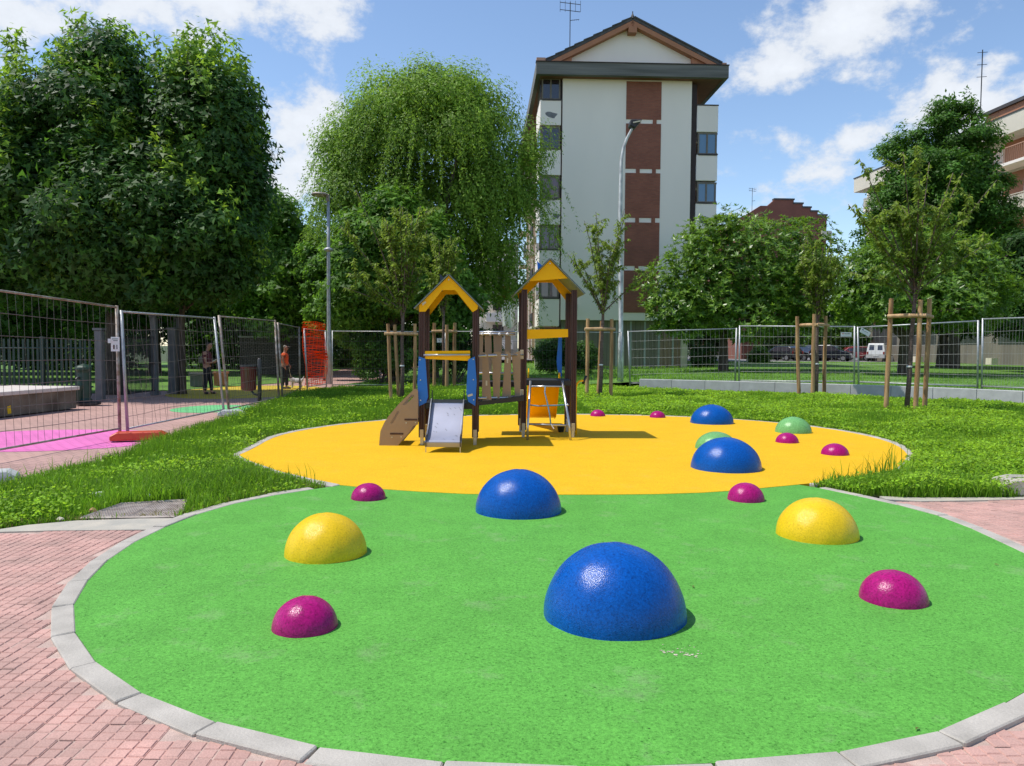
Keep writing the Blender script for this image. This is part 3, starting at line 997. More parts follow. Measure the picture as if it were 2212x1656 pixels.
# ------------------------------------------------------------------ climbing towers
from mathutils.geometry import tessellate_polygon
def A8(x, y, Y):          # sight line of a detail view, cut at distance Y
    return at((900 + x / 3.185) * .864, (640 + y / 3.185) * .864, Y)
def A1(x, y, Y):
    return at((930 + x / 5.913) * .864, (860 + y / 5.913) * .864, Y)
def plate(name, pts, th, mat, parent, holes=(), bevel=0.0):
    """upright board: outline pts in a plane of constant y, thickness th towards +y"""
    loops = [[Vector(p) for p in pts]] + [[Vector(p) for p in h_] for h_ in holes]
    flat = [p for lp in loops for p in lp]
    tris = tessellate_polygon(loops)
    n = len(flat)
    b = MB()
    vs_ = flat + [p + Vector((0, th, 0)) for p in flat]
    fs_ = [tuple(t) for t in tris] + [tuple(i + n for i in t[::-1]) for t in tris]
    k = 0
    for lp in loops:
        for i in range(len(lp)):
            a_, b_ = k + i, k + (i + 1) % len(lp)
            fs_.append((a_, b_, b_ + n, a_ + n))
        k += len(lp)
    b.add(vs_, fs_)
    me = bpy.data.meshes.new(name)
    me.from_pydata(b.v, [], b.f)
    me.materials.append(mat)
    me.validate()
    import bmesh
    bm = bmesh.new(); bm.from_mesh(me)
    bmesh.ops.recalc_face_normals(bm, faces=bm.faces)
    bm.to_mesh(me); bm.free()
    return link(name, me, parent)
def bolts(parent, pts, r_=.012, mat=None):
    for p in pts:
        p = Vector(p)
        MB().tube([p, p + Vector((0, -.008, 0))], r_, 8).build('bolt', mat or M['steel'], parent)
play = empty('climbing_frame', (0, 0, 0), 0, 'climbing frame of two roofed brown towers joined by a bridge, with slides', 'climbing frame')
PW = .095
def tower(c, s, th, ztop, front_y):
    res = {}
    for nm, sx, sy in (('FL', -1, -1), ('FR', 1, -1), ('BL', -1, 1), ('BR', 1, 1)):
        q = rotz(th) @ Vector((sx * s / 2, sy * s / 2, 0)) + Vector(c)
        b = MB()
        # grooved square post
        w2, g_ = PW / 2, .006
        prof = [(-w2, -w2), (-.02, -w2), (-.014, -w2 + g_), (-.008, -w2), (.008, -w2), (.014, -w2 + g_), (.02, -w2), (w2, -w2), (w2, -.01), (w2 - g_, 0), (w2, .01), (w2, w2), (-w2, w2), (-w2, .01), (-w2 + g_, 0), (-w2, -.01)]
        b.extr([rotz(th) @ Vector((x, y, 0)) + q + Vector((0, 0, .13)) for x, y in prof], (0, 0, ztop - .13))
        post = b.build('post', M['post_wood'], play)
        MB().box(q + Vector((0, 0, .075)), (.052, .052, .15), rotz(th)).build('post_foot', M['steel'], post, bevel=.004)
        pl = MB().box(q + rotz(th) @ Vector((0, -w2 - .006, .19)), (.058, .012, .13), rotz(th)).build('foot_plate', M['cream_cap'], post, bevel=.004)
        res[nm] = q
    return res
T1C, T1S = (-1.0, 12.42), .83
T2C, T2S = (.605, 13.55), .85
t1 = tower((T1C[0], T1C[1], 0), T1S, R(1.5), 2.17, 12.0)
t2 = tower((T2C[0], T2C[1], 0), T2S, R(2.5), 2.52, 13.1)
def roof(c, s, th, hw, z_eave, z_apex, gable_front, gable_back, dy0=-.10, dy1=.10):
    rt = rotz(th)
    c = Vector((c[0], c[1], 0))
    y0, y1 = -s / 2 + dy0 - .04, s / 2 + dy1 + .04
    for sx in (-1, 1):
        n = Vector((sx * (z_apex - z_eave), 0, hw)).normalized()
        a, e = Vector((0, 0, z_apex)), Vector((sx * hw, 0, z_eave))
        lo = [a + Vector((0, y0, 0)), e + Vector((0, y0, 0)), e + Vector((0, y1, 0)), a + Vector((0, y1, 0))]
        if sx > 0: lo = lo[::-1]
        hi = [p + n * .010 for p in lo]
        b = MB(); b.hexa([rt @ p + c for p in (lo + hi)][:8])
        sl = b.build('roof_panel', M['roof_green'], play)
        lo2 = [p + n * .012 for p in lo]; hi2 = [p + n * .020 for p in lo]
        b = MB(); b.hexa([rt @ p + c for p in (lo2 + hi2)])
        b.build('roof_skin', M['roof_edge'], sl)
    for yy, shp in ((-s / 2 - .07, gable_front), (s / 2 + .05, gable_back)):
        g_ = plate('gable_board', [rt @ Vector((x, yy, z)) + c for x, z in shp], .022, M['panel_yellow'], play)
        for (x, z) in ((0, shp[0][1] - .055), ):
            p = rt @ Vector((x, yy - .001, z)) + c
            MB().tube([p, p + Vector((0, -.006, 0))], .010, 8).build('bolt', M['steel'], g_)
        res = g_
    return res
V1 = [(0, 2.635), (.452, 2.185), (.445, 2.13), (.372, 2.085), (.10, 2.42), (-.10, 2.42), (-.36, 2.085), (-.455, 2.085), (-.455, 2.18)]
roof(T1C, T1S, R(1.5), .525, 2.125, 2.65, V1, V1)
V2f = [(0, 3.015), (.30, 2.715), (-.33, 2.66), (-.345, 2.67)]
V2b = [(0, 3.015), (.50, 2.515), (.47, 2.40), (.40, 2.38), (.13, 2.72), (-.12, 2.72), (-.42, 2.40), (-.47, 2.40), (-.50, 2.515)]
roof(T2C, T2S, R(2.5), .585, 2.445, 3.03, V2f, V2b)
# ridge fins
for c, z, s_, mt in ((T1C, 2.66, .30, 'roof_edge'), (T2C, 3.0, .45, 'panel_blue')):
    p = Vector((c[0] - .16, c[1] + .05, z - .16))
    MB().extr([p, p + Vector((-.02, 0, .22)), p + Vector((.16, 0, .06))], (0, .02, 0)).build('ridge_fin', M[mt], play)
# platforms
def deck(x0, x1, y0, y1, z, name='platform'):
    d = MB().bx(x0, x1, y0, y1, z - .09, z).build(name, M['panel_dark'], play, bevel=.004)
    return d
deck(-1.38, -.62, 11.98, 12.86, .665)
deck(.20, 1.02, 13.10, 14.0, .985)
deck(-.62, .21, 13.35, 13.98, .945)
# bridge floor of planks
bf = MB().hexa([(-.60, 12.30, .60), (.20, 12.72, .66), (.20, 13.30, .66), (-.60, 13.0, .60), (-.60, 12.30, .665), (.20, 12.72, .735), (.20, 13.30, .735), (-.60, 13.0, .665)]).build('bridge_floor', M['panel_dark'], play)
# front barrier of the left tower
yb = 11.955
bar = plate('barrier', [A8(507, 760, yb), A8(876, 757, yb), A8(878, 820, yb), A8(858, 837, yb), A8(520, 822, yb), A8(507, 805, yb)], .02, M['panel_yellow'], play)
MB().tube([A8(507, 792, yb - .02), A8(876, 790, yb - .02)], .018, 10).build('grip_rail', M['steel'], play, smooth=True)
yb = 11.93
for poly, bl in (([(468, 803), (520, 822), (530, 960), (541, 1125), (527, 1170), (470, 1200), (457, 1010)], [(478, 828), (482, 990), (483, 1152)]),
                 ([(914, 803), (862, 828), (853, 960), (847, 1090), (862, 1162), (918, 1196), (929, 1010)], [(903, 826), (903, 987), (905, 1148)])):
    pn = plate('side_panel', [A8(x, y, yb) for x, y in poly], .019, M['panel_blue'], play)
    bolts(pn, [A8(x, y, yb - .001) for x, y in bl], .011)
s_ = plate('sticker', [A8(x, y, yb - .003) for x, y in ((855, 1110), (894, 1097), (899, 1112), (860, 1126))], .002, M['sticker'], play)
for x, y, w_, h_, yy in ((492, 372, 34, 22, 11.9), ):
    plate('sticker', [A8(a, b, yy - .01) for a, b in ((492, 380), (520, 362), (528, 374), (500, 398))], .002, M['sticker'], play)
# left stairs: two side plates with grip slots and treads
def stair_plate(Y, parent):
    o_ = [(105, 1512), (113, 1400), (125, 1290), (180, 1170), (245, 1070), (378, 912), (400, 888), (615, 680), (640, 668), (680, 700), (680, 1195), (612, 1216), (590, 1250), (545, 1320), (450, 1425), (398, 1488), (382, 1508)]
    h1 = [(452, 893), (585, 752), (622, 760), (628, 775), (495, 905), (465, 905)]
    h2 = [(268, 1172), (370, 1000), (400, 995), (402, 1012), (310, 1175), (285, 1180)]
    return plate('stair_side', [A1(x, y, Y) for x, y in o_], .019, M['panel_brown'], parent, holes=[[A1(x, y, Y) for x, y in h1], [A1(x, y, Y) for x, y in h2]])
st = stair_plate(11.86, play)
dx = .10
st2 = st.copy(); COL.objects.link(st2); st2.parent = play; st2.location = (0, .62, 0)
for (x0, x1, y) in ((480, 672, 1122), (268, 465, 1331)):
    a, b_ = A1(x0, y, 11.86), A1(x1, y, 11.86)
    MB().bx(a.x, b_.x, 11.855, 12.50, a.z - .014, a.z + .014).build('tread', M['post_wood'], play)
bolts(st, [A1(x, y, 11.859) for x, y in ((507, 1170), (645, 1167), (295, 1382), (433, 1377))], .011)
# steel slide of the left tower
prof = [(11.97, .672), (11.90, .66), (11.80, .60), (11.68, .50), (11.56, .39), (11.45, .30), (11.35, .235), (11.26, .20), (11.18, .185), (11.13, .18), (11.115, .165), (11.12, .14), (11.14, .10)]
xs0, xs1 = -1.245, -.745
vs_, fs_ = [], []
for y, z in prof:
    k = (y - 11.97) * .02
    vs_ += [(xs0 + k, y, z), (xs1 - k, y, z), (xs0 + k, y + .006, z - .014), (xs1 - k, y + .006, z - .014)]
for i in range(len(prof) - 1):
    a = i * 4
    fs_ += [(a, a + 1, a + 5, a + 4), (a + 2, a + 6, a + 7, a + 3)]
b = MB(); b.add(vs_, fs_)
slide = b.build('slide', M['slide_steel'], play, smooth=True)
for sx in (xs0, xs1):
    pts = [(sx, y, z - .035) for y, z in prof[:-3]] + [(sx, y, z + .085) for y, z in prof[:-3]][::-1]
    pts += []
    o_ = [(sx, 12.02, .62), (sx, 12.02, .85), (sx, 11.99, .87), (sx, 11.95, .74)] + [(sx, y, z + .075) for y, z in prof[1:-4]] + [(sx, 11.10, .24), (sx, 11.085, .15), (sx, 11.12, .08)] + [(sx, y, z - .05) for y, z in prof[2:-4]][::-1]
    b = MB(); b.extr([(x - .006, y, z) for x, y, z in o_], (.012, 0, 0))
    sd_ = b.build('slide_side', M['iron_dark'], slide)
    MB().tube([(sx, y, z + .078) for y, z in prof[1:-4]], .011, 6).build('slide_edge', M['steel'], slide)
    MB().tube([(sx, 11.12, .10), (sx, 11.12, 0)], .008, 6).build('slide_foot', M['steel'], slide)
# dark scuffs of the protective film, flat print
for i in range(16):
    t = rnd.uniform(.1, .95)
    yy = 11.9 - t * .72
    zz = np.interp(-yy, [-q[0] for q in prof[:10]], [q[1] for q in prof[:10]]) + .003
    xx = rnd.uniform(xs0 + .05, xs1 - .06)
    sl_ = .85 if yy > 11.35 else .25
    ln = rnd.uniform(.015, .035)
    b = MB(); b.add([(xx, yy, zz + .001), (xx + .008, yy, zz + .001), (xx + ln + .008, yy - ln, zz - ln * sl_ + .002), (xx + ln, yy - ln, zz - ln * sl_ + .002)], [(0, 1, 2, 3)])
    b.build('film_mark', M['gate_grey'], slide)
# bridge railing, front
yb0, yb1 = 12.35, 12.95
def yx(x): return yb0 + (yb1 - yb0) * (x - 930) / (1290 - 930)
for y in (793, 1130):
    MB().tube([A8(928, y + 6, 12.33), A8(1300, y - 4, 12.95)], .019, 8).build('rail', M['steel'], play, smooth=True)
for poly in ([(975, 768), (1018, 780), (1047, 1150), (972, 1162)], [(1050, 778), (1085, 764), (1124, 770), (1112, 1145), (1062, 1139)], [(1156, 768), (1178, 764), (1200, 778), (1203, 1132), (1130, 1146)], [(1207, 782), (1279, 757), (1277, 1130), (1236, 1132)]):
    yy = yx(sum(p[0] for p in poly) / len(poly)) - .035
    bd = plate('board', [A8(x, y, yy) for x, y in poly], .018, M['panel_brown'], play)
    cx = sum(p[0] for p in poly) / len(poly)
    bolts(bd, [A8(cx, 790, yy - .001), A8(cx + 4, 1125, yy - .001)], .009)
for x, y in ((1175, 835), (1008, 1015)):
    plate('sticker', [A8(a, b, yx(x) - .05) for a, b in ((x - 7, y - 20), (x + 6, y - 20), (x + 6, y + 20), (x - 7, y + 20))], .002, M['sticker'], play)
for y in (787, 1103):
    MB().box(A8(1290, y, 13.03), (.055, .02, .155)).build('hinge_plate', M['cream_cap'], play, bevel=.004)
# bridge railing, back (upper level)
for poly in ([(928, 638), (982, 635), (975, 930), (928, 930)], [(992, 638), (1046, 632), (1052, 930), (1000, 930)], [(1062, 632), (1132, 636), (1126, 930), (1070, 932)], [(1156, 632), (1200, 640), (1206, 932), (1150, 930)]):
    plate('board', [A8(x, y, 14.0) for x, y in poly], .018, M['panel_brown'], play)
for y, yy in ((624, 13.96), (609, 14.1), (935, 13.96)):
    MB().tube([A8(925, y, yy), A8(1235, y, yy)], .02, 8).build('rail', M['steel'], play, smooth=True)
for x in (975, 1038, 1112, 1175):
    p = A8(x, 624, 13.93)
    MB().lathe([(.001, -.028), (.022, -.018), (.028, 0), (.022, .018), (.001, .028)], p, 10).build('clamp', M['white'], play, smooth=True)
# right tower details
plate('barrier', [A8(1312, 588, 13.10), A8(1657, 585, 13.10), A8(1657, 648, 13.10), A8(1312, 666, 13.10)], .02, M['panel_yellow'], play)
for x0, x1 in ((1357, 1333), (1611, 1676)):
    lad = MB().tube([A8(x0, 998, 13.03), A8(x0 + (x1 - x0) * .8, 1330, 12.72), A8(x1, 1475, 12.70)], .021, 10).build('ladder_pole', M['steel'], play, smooth=True)
MB().tube([A8(1362, 1041, 12.99), A8(1618, 1041, 12.99)], .015, 8).build('ladder_rung', M['steel'], play, smooth=True)
MB().tube([A8(1345, 1342, 12.73), A8(1658, 1352, 12.73)], .015, 8).build('ladder_rung', M['steel'], play, smooth=True)
MB().tube([A8(1475, 1035, 12.99), A8(1472, 1090, 12.95), A8(1497, 1190, 12.84), A8(1510, 1260, 12.79), A8(1520, 1350, 12.72)], .011, 8).build('climbing_rope', M['rope_blue'], play, smooth=True)
MB().tube([A8(1345, 1188, 12.87), A8(1420, 1197, 12.85), A8(1497, 1194, 12.84), A8(1570, 1192, 12.85), A8(1652, 1188, 12.86)], .011, 8).build('climbing_rope', M['rope_blue'], play, smooth=True)
for x, y, yy in ((1345, 1188, 12.85), (1652, 1188, 12.85)):
    MB().lathe([(.001, -.022), (.02, -.012), (.022, .01), (.001, .022)], A8(x, y, yy), 10).build('rope_cap', M['steel'], play, smooth=True)
MB().tube([A8(1520, 1340, 12.70), A8(1535, 1365, 12.69), A8(1545, 1378, 12.68)], .008, 6).build('rope_end', M['white'], play)
# yellow slide behind the right tower
prof2 = [(13.98, .99), (14.10, .98), (14.35, .80), (14.75, .50), (15.05, .29), (15.25, .20), (15.45, .17), (15.55, .14)]
vs_, fs_ = [], []
for y, z in prof2:
    vs_ += [(.30, y, z), (.86, y, z), (.30, y, z - .02), (.86, y, z - .02)]
for i in range(len(prof2) - 1):
    a = i * 4
    fs_ += [(a, a + 4, a + 5, a + 1), (a + 2, a + 3, a + 7, a + 6)]
b = MB(); b.add(vs_, fs_)
sl2 = b.build('slide', M['panel_yellow'], play, smooth=True)
for x in (.29, .86):
    o_ = [(x, 13.98, .95), (x, 13.98, 1.02), (x, 14.08, 1.16)] + [(x, y, z + .11) for y, z in prof2[2:]] + [(x, y, z - .04) for y, z in prof2[2:]][::-1]
    b = MB(); b.extr(o_, (.02, 0, 0)); b.build('slide_side', M['panel_yellow'], sl2)
plate('side_panel', [A8(x, y, 14.03) for x, y in ((1582, 650), (1608, 650), (1608, 962), (1594, 962), (1572, 900), (1566, 840))], .019, M['panel_blue'], play)
# speaking tube beside the right tower
MB().tube([A8(1722, 1440, 13.45), A8(1718, 1300, 13.45), A8(1720, 1050, 13.45), A8(1728, 1018, 13.45), A8(1746, 1000, 13.45), A8(1778, 993, 13.45)], .017, 10).build('speaking_tube', M['panel_yellow'], play, smooth=True)
MB().tube([A8(1776, 1022, 13.6), A8(1785, 995, 13.6), A8(1803, 955, 13.6)], [.03, .022, .02], 10).build('mouthpiece', M['iron_dark'], play, smooth=True)
MB().lathe([(.05, 0), (.075, .12), (.078, .13), (.06, .13), (.04, .03)], (A8(1600, 1390, 13.9).x, 13.9, .02), 14).build('bucket', M['iron_dark'], play, smooth=True)

# ------------------------------------------------------------------ site fences
def panel(bl, br, tr, tl, label, nv=22, rows=(.13, .27, .42, .57, .72, .86), mat='galv', wmat='wire', group=None, wr=.0035, ext=(.0, .0), rp=.021, bend=.012, rr=.016):
    bl, br, tr, tl = [Vector(p) for p in (bl, br, tr, tl)]
    c = (bl + br) / 2
    root = empty('site_fence_panel', (c.x, c.y, min(bl.z, br.z)), 0, label, 'fence panel', group)
    o = Vector((c.x, c.y, min(bl.z, br.z)))
    for b_, t_ in ((bl, tl), (br, tr)):
        d = (t_ - b_)
        MB().tube([b_ - d * .04 - o, t_ + d * .012 - o], rp, 10).build('post', M[mat], root, smooth=True)
    MB().tube([tl - o, tr - o], rr, 8).build('top_rail', M[mat], root, smooth=True)
    d = (tl - bl) * .02
    MB().tube([bl + d - o, br + d - o], rr, 8).build('bottom_rail', M[mat], root, smooth=True)
    b = MB()
    r_ = random.Random(label)
    def pt(s, t):
        return (bl.lerp(br, s)).lerp(tl.lerp(tr, s), t) - o
    nrm = (br - bl).cross(tl - bl).normalized()
    along = (br - bl).normalized()
    for i in range(1, nv):
        s0 = i / nv
        ph, am = r_.uniform(0, 6), r_.uniform(.2, 1) * bend
        pts = []
        for k in range(9):
            t = .02 + k / 8 * .98
            pts.append(pt(s0, t) + along * (am * math.sin(ph + t * 8)) + nrm * (am * math.cos(ph * 2 + t * 7)))
        b.tube(pts, wr * .8, 4, cap=False)
    for t in rows:
        ph, am = r_.uniform(0, 6), r_.uniform(.2, 1) * bend
        sag = r_.uniform(-.01, .01)
        b.tube([pt(s, t) + Vector((0, 0, am * math.sin(ph + s * 9) + sag * math.sin(math.pi * s))) for s in np.linspace(0, 1, 15)], wr * 1.15, 4, cap=False)
    b.build('wire_mesh', M[wmat], root, kind='stuff')
    return root
GL = 'site fence panels along the paved square'
GR_ = 'site fence panels behind the low wall'
def foot(p, L_, mat, label, rz=0.0):
    b = MB()
    w, h_ = .115, .13
    b.extr([(-L_ / 2, -w, 0), (L_ / 2, -w, 0), (L_ / 2, -w * .9, h_ * .6), (L_ / 2 - .1, -w * .7, h_), (-L_ / 2 + .1, -w * .7, h_), (-L_ / 2, -w * .9, h_ * .6)], (0, 2 * w, 0))
    o = b.build('ballast_block', M[mat], None, bevel=.015)
    o.location = p
    o.rotation_euler.z = rz
    return tag(o, label, 'ballast block', 'ballast blocks of the site fence')
# left run, nearest first
q1, q2, q3, q4, q5 = gp(272, 945), gp(487, 897), gp(603, 866), gp(648, 845), gp(657, 842)
def up_(u, v, p): return at(u, v, p.y)
panel((-6.95, 8.35, .10), q1 + Vector((-.1, 0, .10)), up_(252, 664, q1), (-7.05, 8.35, 2.32), 'nearest wire site fence panel running out of the left edge of the photo', 30, mat='galv_rust', group=GL, wr=.0036, rp=.026)
panel(q1 + Vector((.02, .02, .10)), q2 + Vector((0, -.1, .09)), up_(463, 688, q2), up_(262, 674, q1), 'second wire site fence panel, from the orange foot to the leaning bare post', 24, mat='galv', group=GL, wr=.0034, rp=.026, bend=.03)
panel(q2 + Vector((.06, .05, .09)), q3 + Vector((0, 0, .05)), up_(594, 694, q3), up_(473, 684, q2), 'third wire site fence panel, in front of the red litter bin', 28, mat='galv_rust', group=GL, wr=.0038, rp=.028)
panel(q3 + Vector((.08, .06, .05)), q4 + Vector((0, 0, .05)), up_(646, 708, q4), up_(600, 699, q3), 'fourth wire site fence panel, in front of the person in orange', 12, mat='galv_rust', group=GL, wr=.0035, rp=.03)
bigp = panel(q5 + Vector((.1, .05, .04)), gp(705, 835) + Vector((0, 0, .04)), at(703, 716, gp(705, 835).y), at(657, 711, q5.y), 'site fence panel covered by the orange safety net', 18, mat='galv', group=GL, wr=.005, rp=.03)
foot(gp(285, 950) + Vector((.12, 0, 0)), .85, 'orange_plastic', 'orange plastic fence foot beside the grass', R(20))
foot(gp(500, 899), .55, 'concrete', 'grey concrete foot under the leaning fence post', R(10))
foot(gp(-30, 1043), .62, 'concrete', 'concrete fence foot cut by the left edge of the photo', R(25))
# orange net: ribbons and ties
root = empty('safety_net', gp(680, 838), 0, 'torn orange plastic safety net tied to the fence beside the lamp post', 'safety net')
o = Vector(root.location)
b = MB()
N0, N1 = q5 + Vector((.02, -.06, 0)), gp(705, 835) + Vector((.02, -.06, 0))
def net(s, z):
    p = N0.lerp(N1, s)
    return Vector((p.x, p.y, z)) + Vector((.05 * math.sin(5 * s + z * 3), .06 * math.sin(7 * s + 2 * z), 0)) - o
zl = np.concatenate([np.arange(.06, 1.0, .052), np.arange(1.0, 1.25, .03), np.arange(1.25, 2.36, .05)])
for i, z in enumerate(zl):
    am, ph = rnd.uniform(.01, .03), rnd.uniform(0, 6)
    hh = .017 if not (1.0 <= z < 1.25) else .03
    s0 = -.06 if z > 2.0 else 0.0
    ss = np.linspace(s0, 1.0, 12)
    lo = [net(s, z + am * math.sin(ph + 6 * s) + .05 * math.sin(2.2 * s + .6)) for s in ss]
    vs_ = []
    for p in lo:
        vs_ += [p, p + Vector((0, 0, hh)), p + Vector((0, .006, hh)), p + Vector((0, .006, 0))]
    fs_ = []
    for k in range(len(ss) - 1):
        a = k * 4
        fs_ += [(a, a + 4, a + 5, a + 1), (a + 1, a + 5, a + 6, a + 2), (a + 2, a + 6, a + 7, a + 3), (a + 3, a + 7, a + 4, a)]
    b.add(vs_, fs_)
b.build('net_ribbons', M['orange_net'], root, kind='stuff')
b = MB()
for s in np.linspace(0, 1, 9):
    b.tube([net(s, z + .05 * math.sin(2.2 * s + .6)) for z in np.linspace(.06, 2.36, 14)], .008, 4)
b.build('net_ties', M['orange_net'], root, kind='stuff')
# back run, flat rail across the picture
bk = [(715, 716, 834, 29.6), (965, 716.5, 834, 29.8), (1345, 718, 834, 30.2)]
for i, (l_, lab) in enumerate(zip(range(2), ('long wire fence panel in front of the hedge, from lamp post to left tower', 'long wire fence panel behind the climbing towers and middle young tree'))):
    a, c = bk[i], bk[i + 1]
    panel(at(a[0] + 3, a[2], a[3]), at(c[0] - 3, c[2] + 1, c[3]), at(c[0] - 3, c[1] + 1, c[3]), at(a[0] + 3, a[1], a[3]), lab, 46, rows=(.16, .32, .49, .66, .82), wmat='wire', group='site fence panels at the back of the bed', wr=.003, mat='galv')
# right run behind the low wall
wp = [at(1357, 831, 29.4), at(1592, 826, 28.4), at(1850, 828, 26.6), at(2117, 838, 24.6), at(2300, 846, 21.5)]
tops = [(1357, 717), (1591, 710.5), (1598, 705), (1846, 706.5), (1853, 708), (2113, 694), (2123, 690), (2310, 684)]
labs = ['wire fence panel behind the left end of the low wall, before the clipped bush', 'wire fence panel with a straight white tag, in front of the parked cars',
        'wire fence panel with a tilted white tag, behind the nearest staked tree', 'wire fence panel at the far right edge of the photo behind the low wall']
for i in range(4):
    a, c = wp[i], wp[i + 1]
    d = (c - a).normalized() * .07
    lo_a, lo_c = a + d, c - d
    lo_a.z, lo_c.z = max(lo_a.z, .26), max(lo_c.z, .26)
    if i == 0: lo_a.z = .15
    panel(lo_a, lo_c, at(tops[2 * i + 1][0], tops[2 * i + 1][1], lo_c.y), at(tops[2 * i][0], tops[2 * i][1], lo_a.y), labs[i], 26, rows=(.04, .19, .34, .5, .66, .82), wmat='wire_light', group=GR_, wr=.0036, mat='galv', rp=.03, rr=.024 if i else .018)
# white tags tied to the wires
def small_sign(u, v, Y, w, h_, rot, label, marks=(), cat='sign'):
    root = empty('fence_tag' if cat == 'tag' else 'notice_plate', at(u, v, Y), 0, label, cat)
    rt = rotax(rot, 'Y')
    MB().box((0, 0, 0), (w, .006, h_), rt).build('plate', M['white'], root)
    for (x, z, ww, hh, mt) in marks:
        MB().box(rt @ Vector((x * w, -.006, z * h_)), (ww * w, .004, hh * h_), rt).build('mark', M[mt], root)
    return root
small_sign(1828, 723, 26.65, .37, .15, 0, 'white tag hanging straight on the fence left of the double post', [(-.3, .15, .14, .2, 'orange_plastic'), (.08, .15, .5, .16, 'gate_grey')], 'tag')
small_sign(1869, 718, 26.35, .36, .16, R(27), 'white tag hanging tilted on the fence right of the double post', [(-.3, .2, .14, .2, 'gate_grey'), (.08, .1, .4, .05, 'gate_grey')], 'tag')
small_sign(954, 736, 29.5, .36, .16, 0, 'white tag on the back fence between two stakes', [(-.25, .0, .1, .2, 'gate_grey'), (.2, 0, .1, .2, 'gate_grey')], 'tag')
small_sign(249, 744, 12.55, .14, .235, 0, 'white notice plate with two crossed marks on the nearest fence', [(0, .36, .7, .05, 'gate_grey'), (.05, .24, .5, .05, 'gate_grey'), (-.18, -.2, .1, .3, 'bin_red'), (-.1, -.2, .1, .3, 'gate_grey'), (.2, -.2, .1, .3, 'gate_grey')], 'notice')
small_sign(236, 737, 12.5, .045, .07, 0, 'tiny white plate beside the notice on the nearest fence', (), 'notice')

# low concrete wall, cast in lengths
root = empty('low_wall', (WALL[0][0], WALL[0][1], 0), 0, 'low curved pale concrete wall at the back right of the bed', 'wall')
wl = catmull(WALL, 1.25, closed=False)
o = Vector(root.location)
for i in range(len(wl) - 1):
    a, c = wl[i], wl[i + 1]
    t = (c - a) / np.linalg.norm(c - a)
    n_ = np.array([-t[1], t[0]])
    a2, c2 = a + t * .004, c - t * .004
    q = [a2, c2, c2 + n_ * .25, a2 + n_ * .25]
    MB().hexa([(p[0] - o.x, p[1] - o.y, -.1) for p in q] + [(p[0] - o.x, p[1] - o.y, .385) for p in q]).build('wall_segment', M['concrete'], root, bevel=.01)

# steel grate in the grass
g0 = [np.array(q) for q in GRATE]
root = empty('drain_grate', (*(sum(g0) / 4), 0), 0, 'rusty expanded metal grate sunk in the grass beside the kerb', 'grate')
o = np.array([root.location.x, root.location.y])
sheet('pit', [q - o for q in g0], -.012, M['sand_joint'], root)
def bil(s, t): return (g0[0] * (1 - s) * (1 - t) + g0[1] * s * (1 - t) + g0[2] * s * t + g0[3] * (1 - s) * t) - o
M['grate'] = pm('grate', (.42, .36, .31), .7, .3, 8.0, metal=.1, col2=(.30, .24, .20))
for h0, h1 in ((0, .49), (.51, 1)):
    b = MB()
    for k in np.linspace(-1, 1, 34):
        for sgn in (1, -1):
            pts = []
            for t in np.linspace(0, 1, 12):
                s = t if sgn > 0 else 1 - t
                s2 = k + s
                if 0 <= s2 <= 1:
                    q = bil(s2, h0 + (h1 - h0) * t)
                    pts.append((q[0], q[1], .006))
            if len(pts) > 1:
                b.tube(pts, .0055, 4, cap=False)
    b.build('grid', M['grate'], root, kind='stuff')
for h0 in (0, .5, 1):
    a, c = bil(0, h0), bil(1, h0)
    MB().tube([(a[0], a[1], .008), (c[0], c[1], .008)], .013, 4).build('frame_bar', M['grate'], root)
for s in (0, 1):
    a, c = bil(s, 0), bil(s, 1)
    MB().tube([(a[0], a[1], .008), (c[0], c[1], .008)], .012, 4).build('frame_bar', M['grate'], root)
# stones and litter
def stone(u, v, r_, mat, label, name='stone'):
    b = MB()
    n, k = 9, 5
    ph = rnd.uniform(0, 6)
    b.lathe([(r_ * .8, 0), (r_, r_ * .35), (r_ * .75, r_ * .75), (r_ * .3, r_ * .95)], (0, 0, 0), 9)
    b.v = [(x * (1 + .25 * math.sin(3 * x / r_ + ph)), y * (1 + .3 * math.cos(4 * y / r_ + ph)) * .8, z * (1 + .2 * math.sin(5 * x / r_ + ph))) for x, y, z in b.v]
    ob = b.build(name, mat)
    ob.location = gp(u, v) + Vector((0, 0, .005))
    tag(ob, label, name)
stone(201, 1110, .045, pm('ochre_stone', (.45, .26, .11), .8, .3, 20), 'ochre stone at the corner of the grate')
stone(208, 1079, .075, M['white'], 'white crumpled rag in the grass left of the grate', 'rag')
stone(320, 1078, .045, M['white'], 'small white scrap at the back edge of the grate', 'scrap')
stone(131, 1126, .03, M['sticker'], 'pale pebble at the edge of the concrete strip', 'pebble')
for u, v, lab in ((1495, 1270, 'dry leaf on green right of the nearest blue dome'), (2146, 1223, 'pale dry leaf on green near the right kerb'), (1985, 1578, 'dry leaf on green near the front right kerb')):
    b = MB()
    b.add([(0, 0, 0), (.012, .004, .006), (.03, 0, .002), (.012, -.006, .003)], [(0, 1, 2, 3)])
    ob = b.build('dry_leaf', M['dry']); ob.location = gp(u, v) + Vector((0, 0, .012)); ob.scale = (1.3, 1.3, 1.3); ob.rotation_euler.z = rnd.uniform(0, 6)
    tag(ob, lab, 'leaf', 'dry leaves on the green surface')
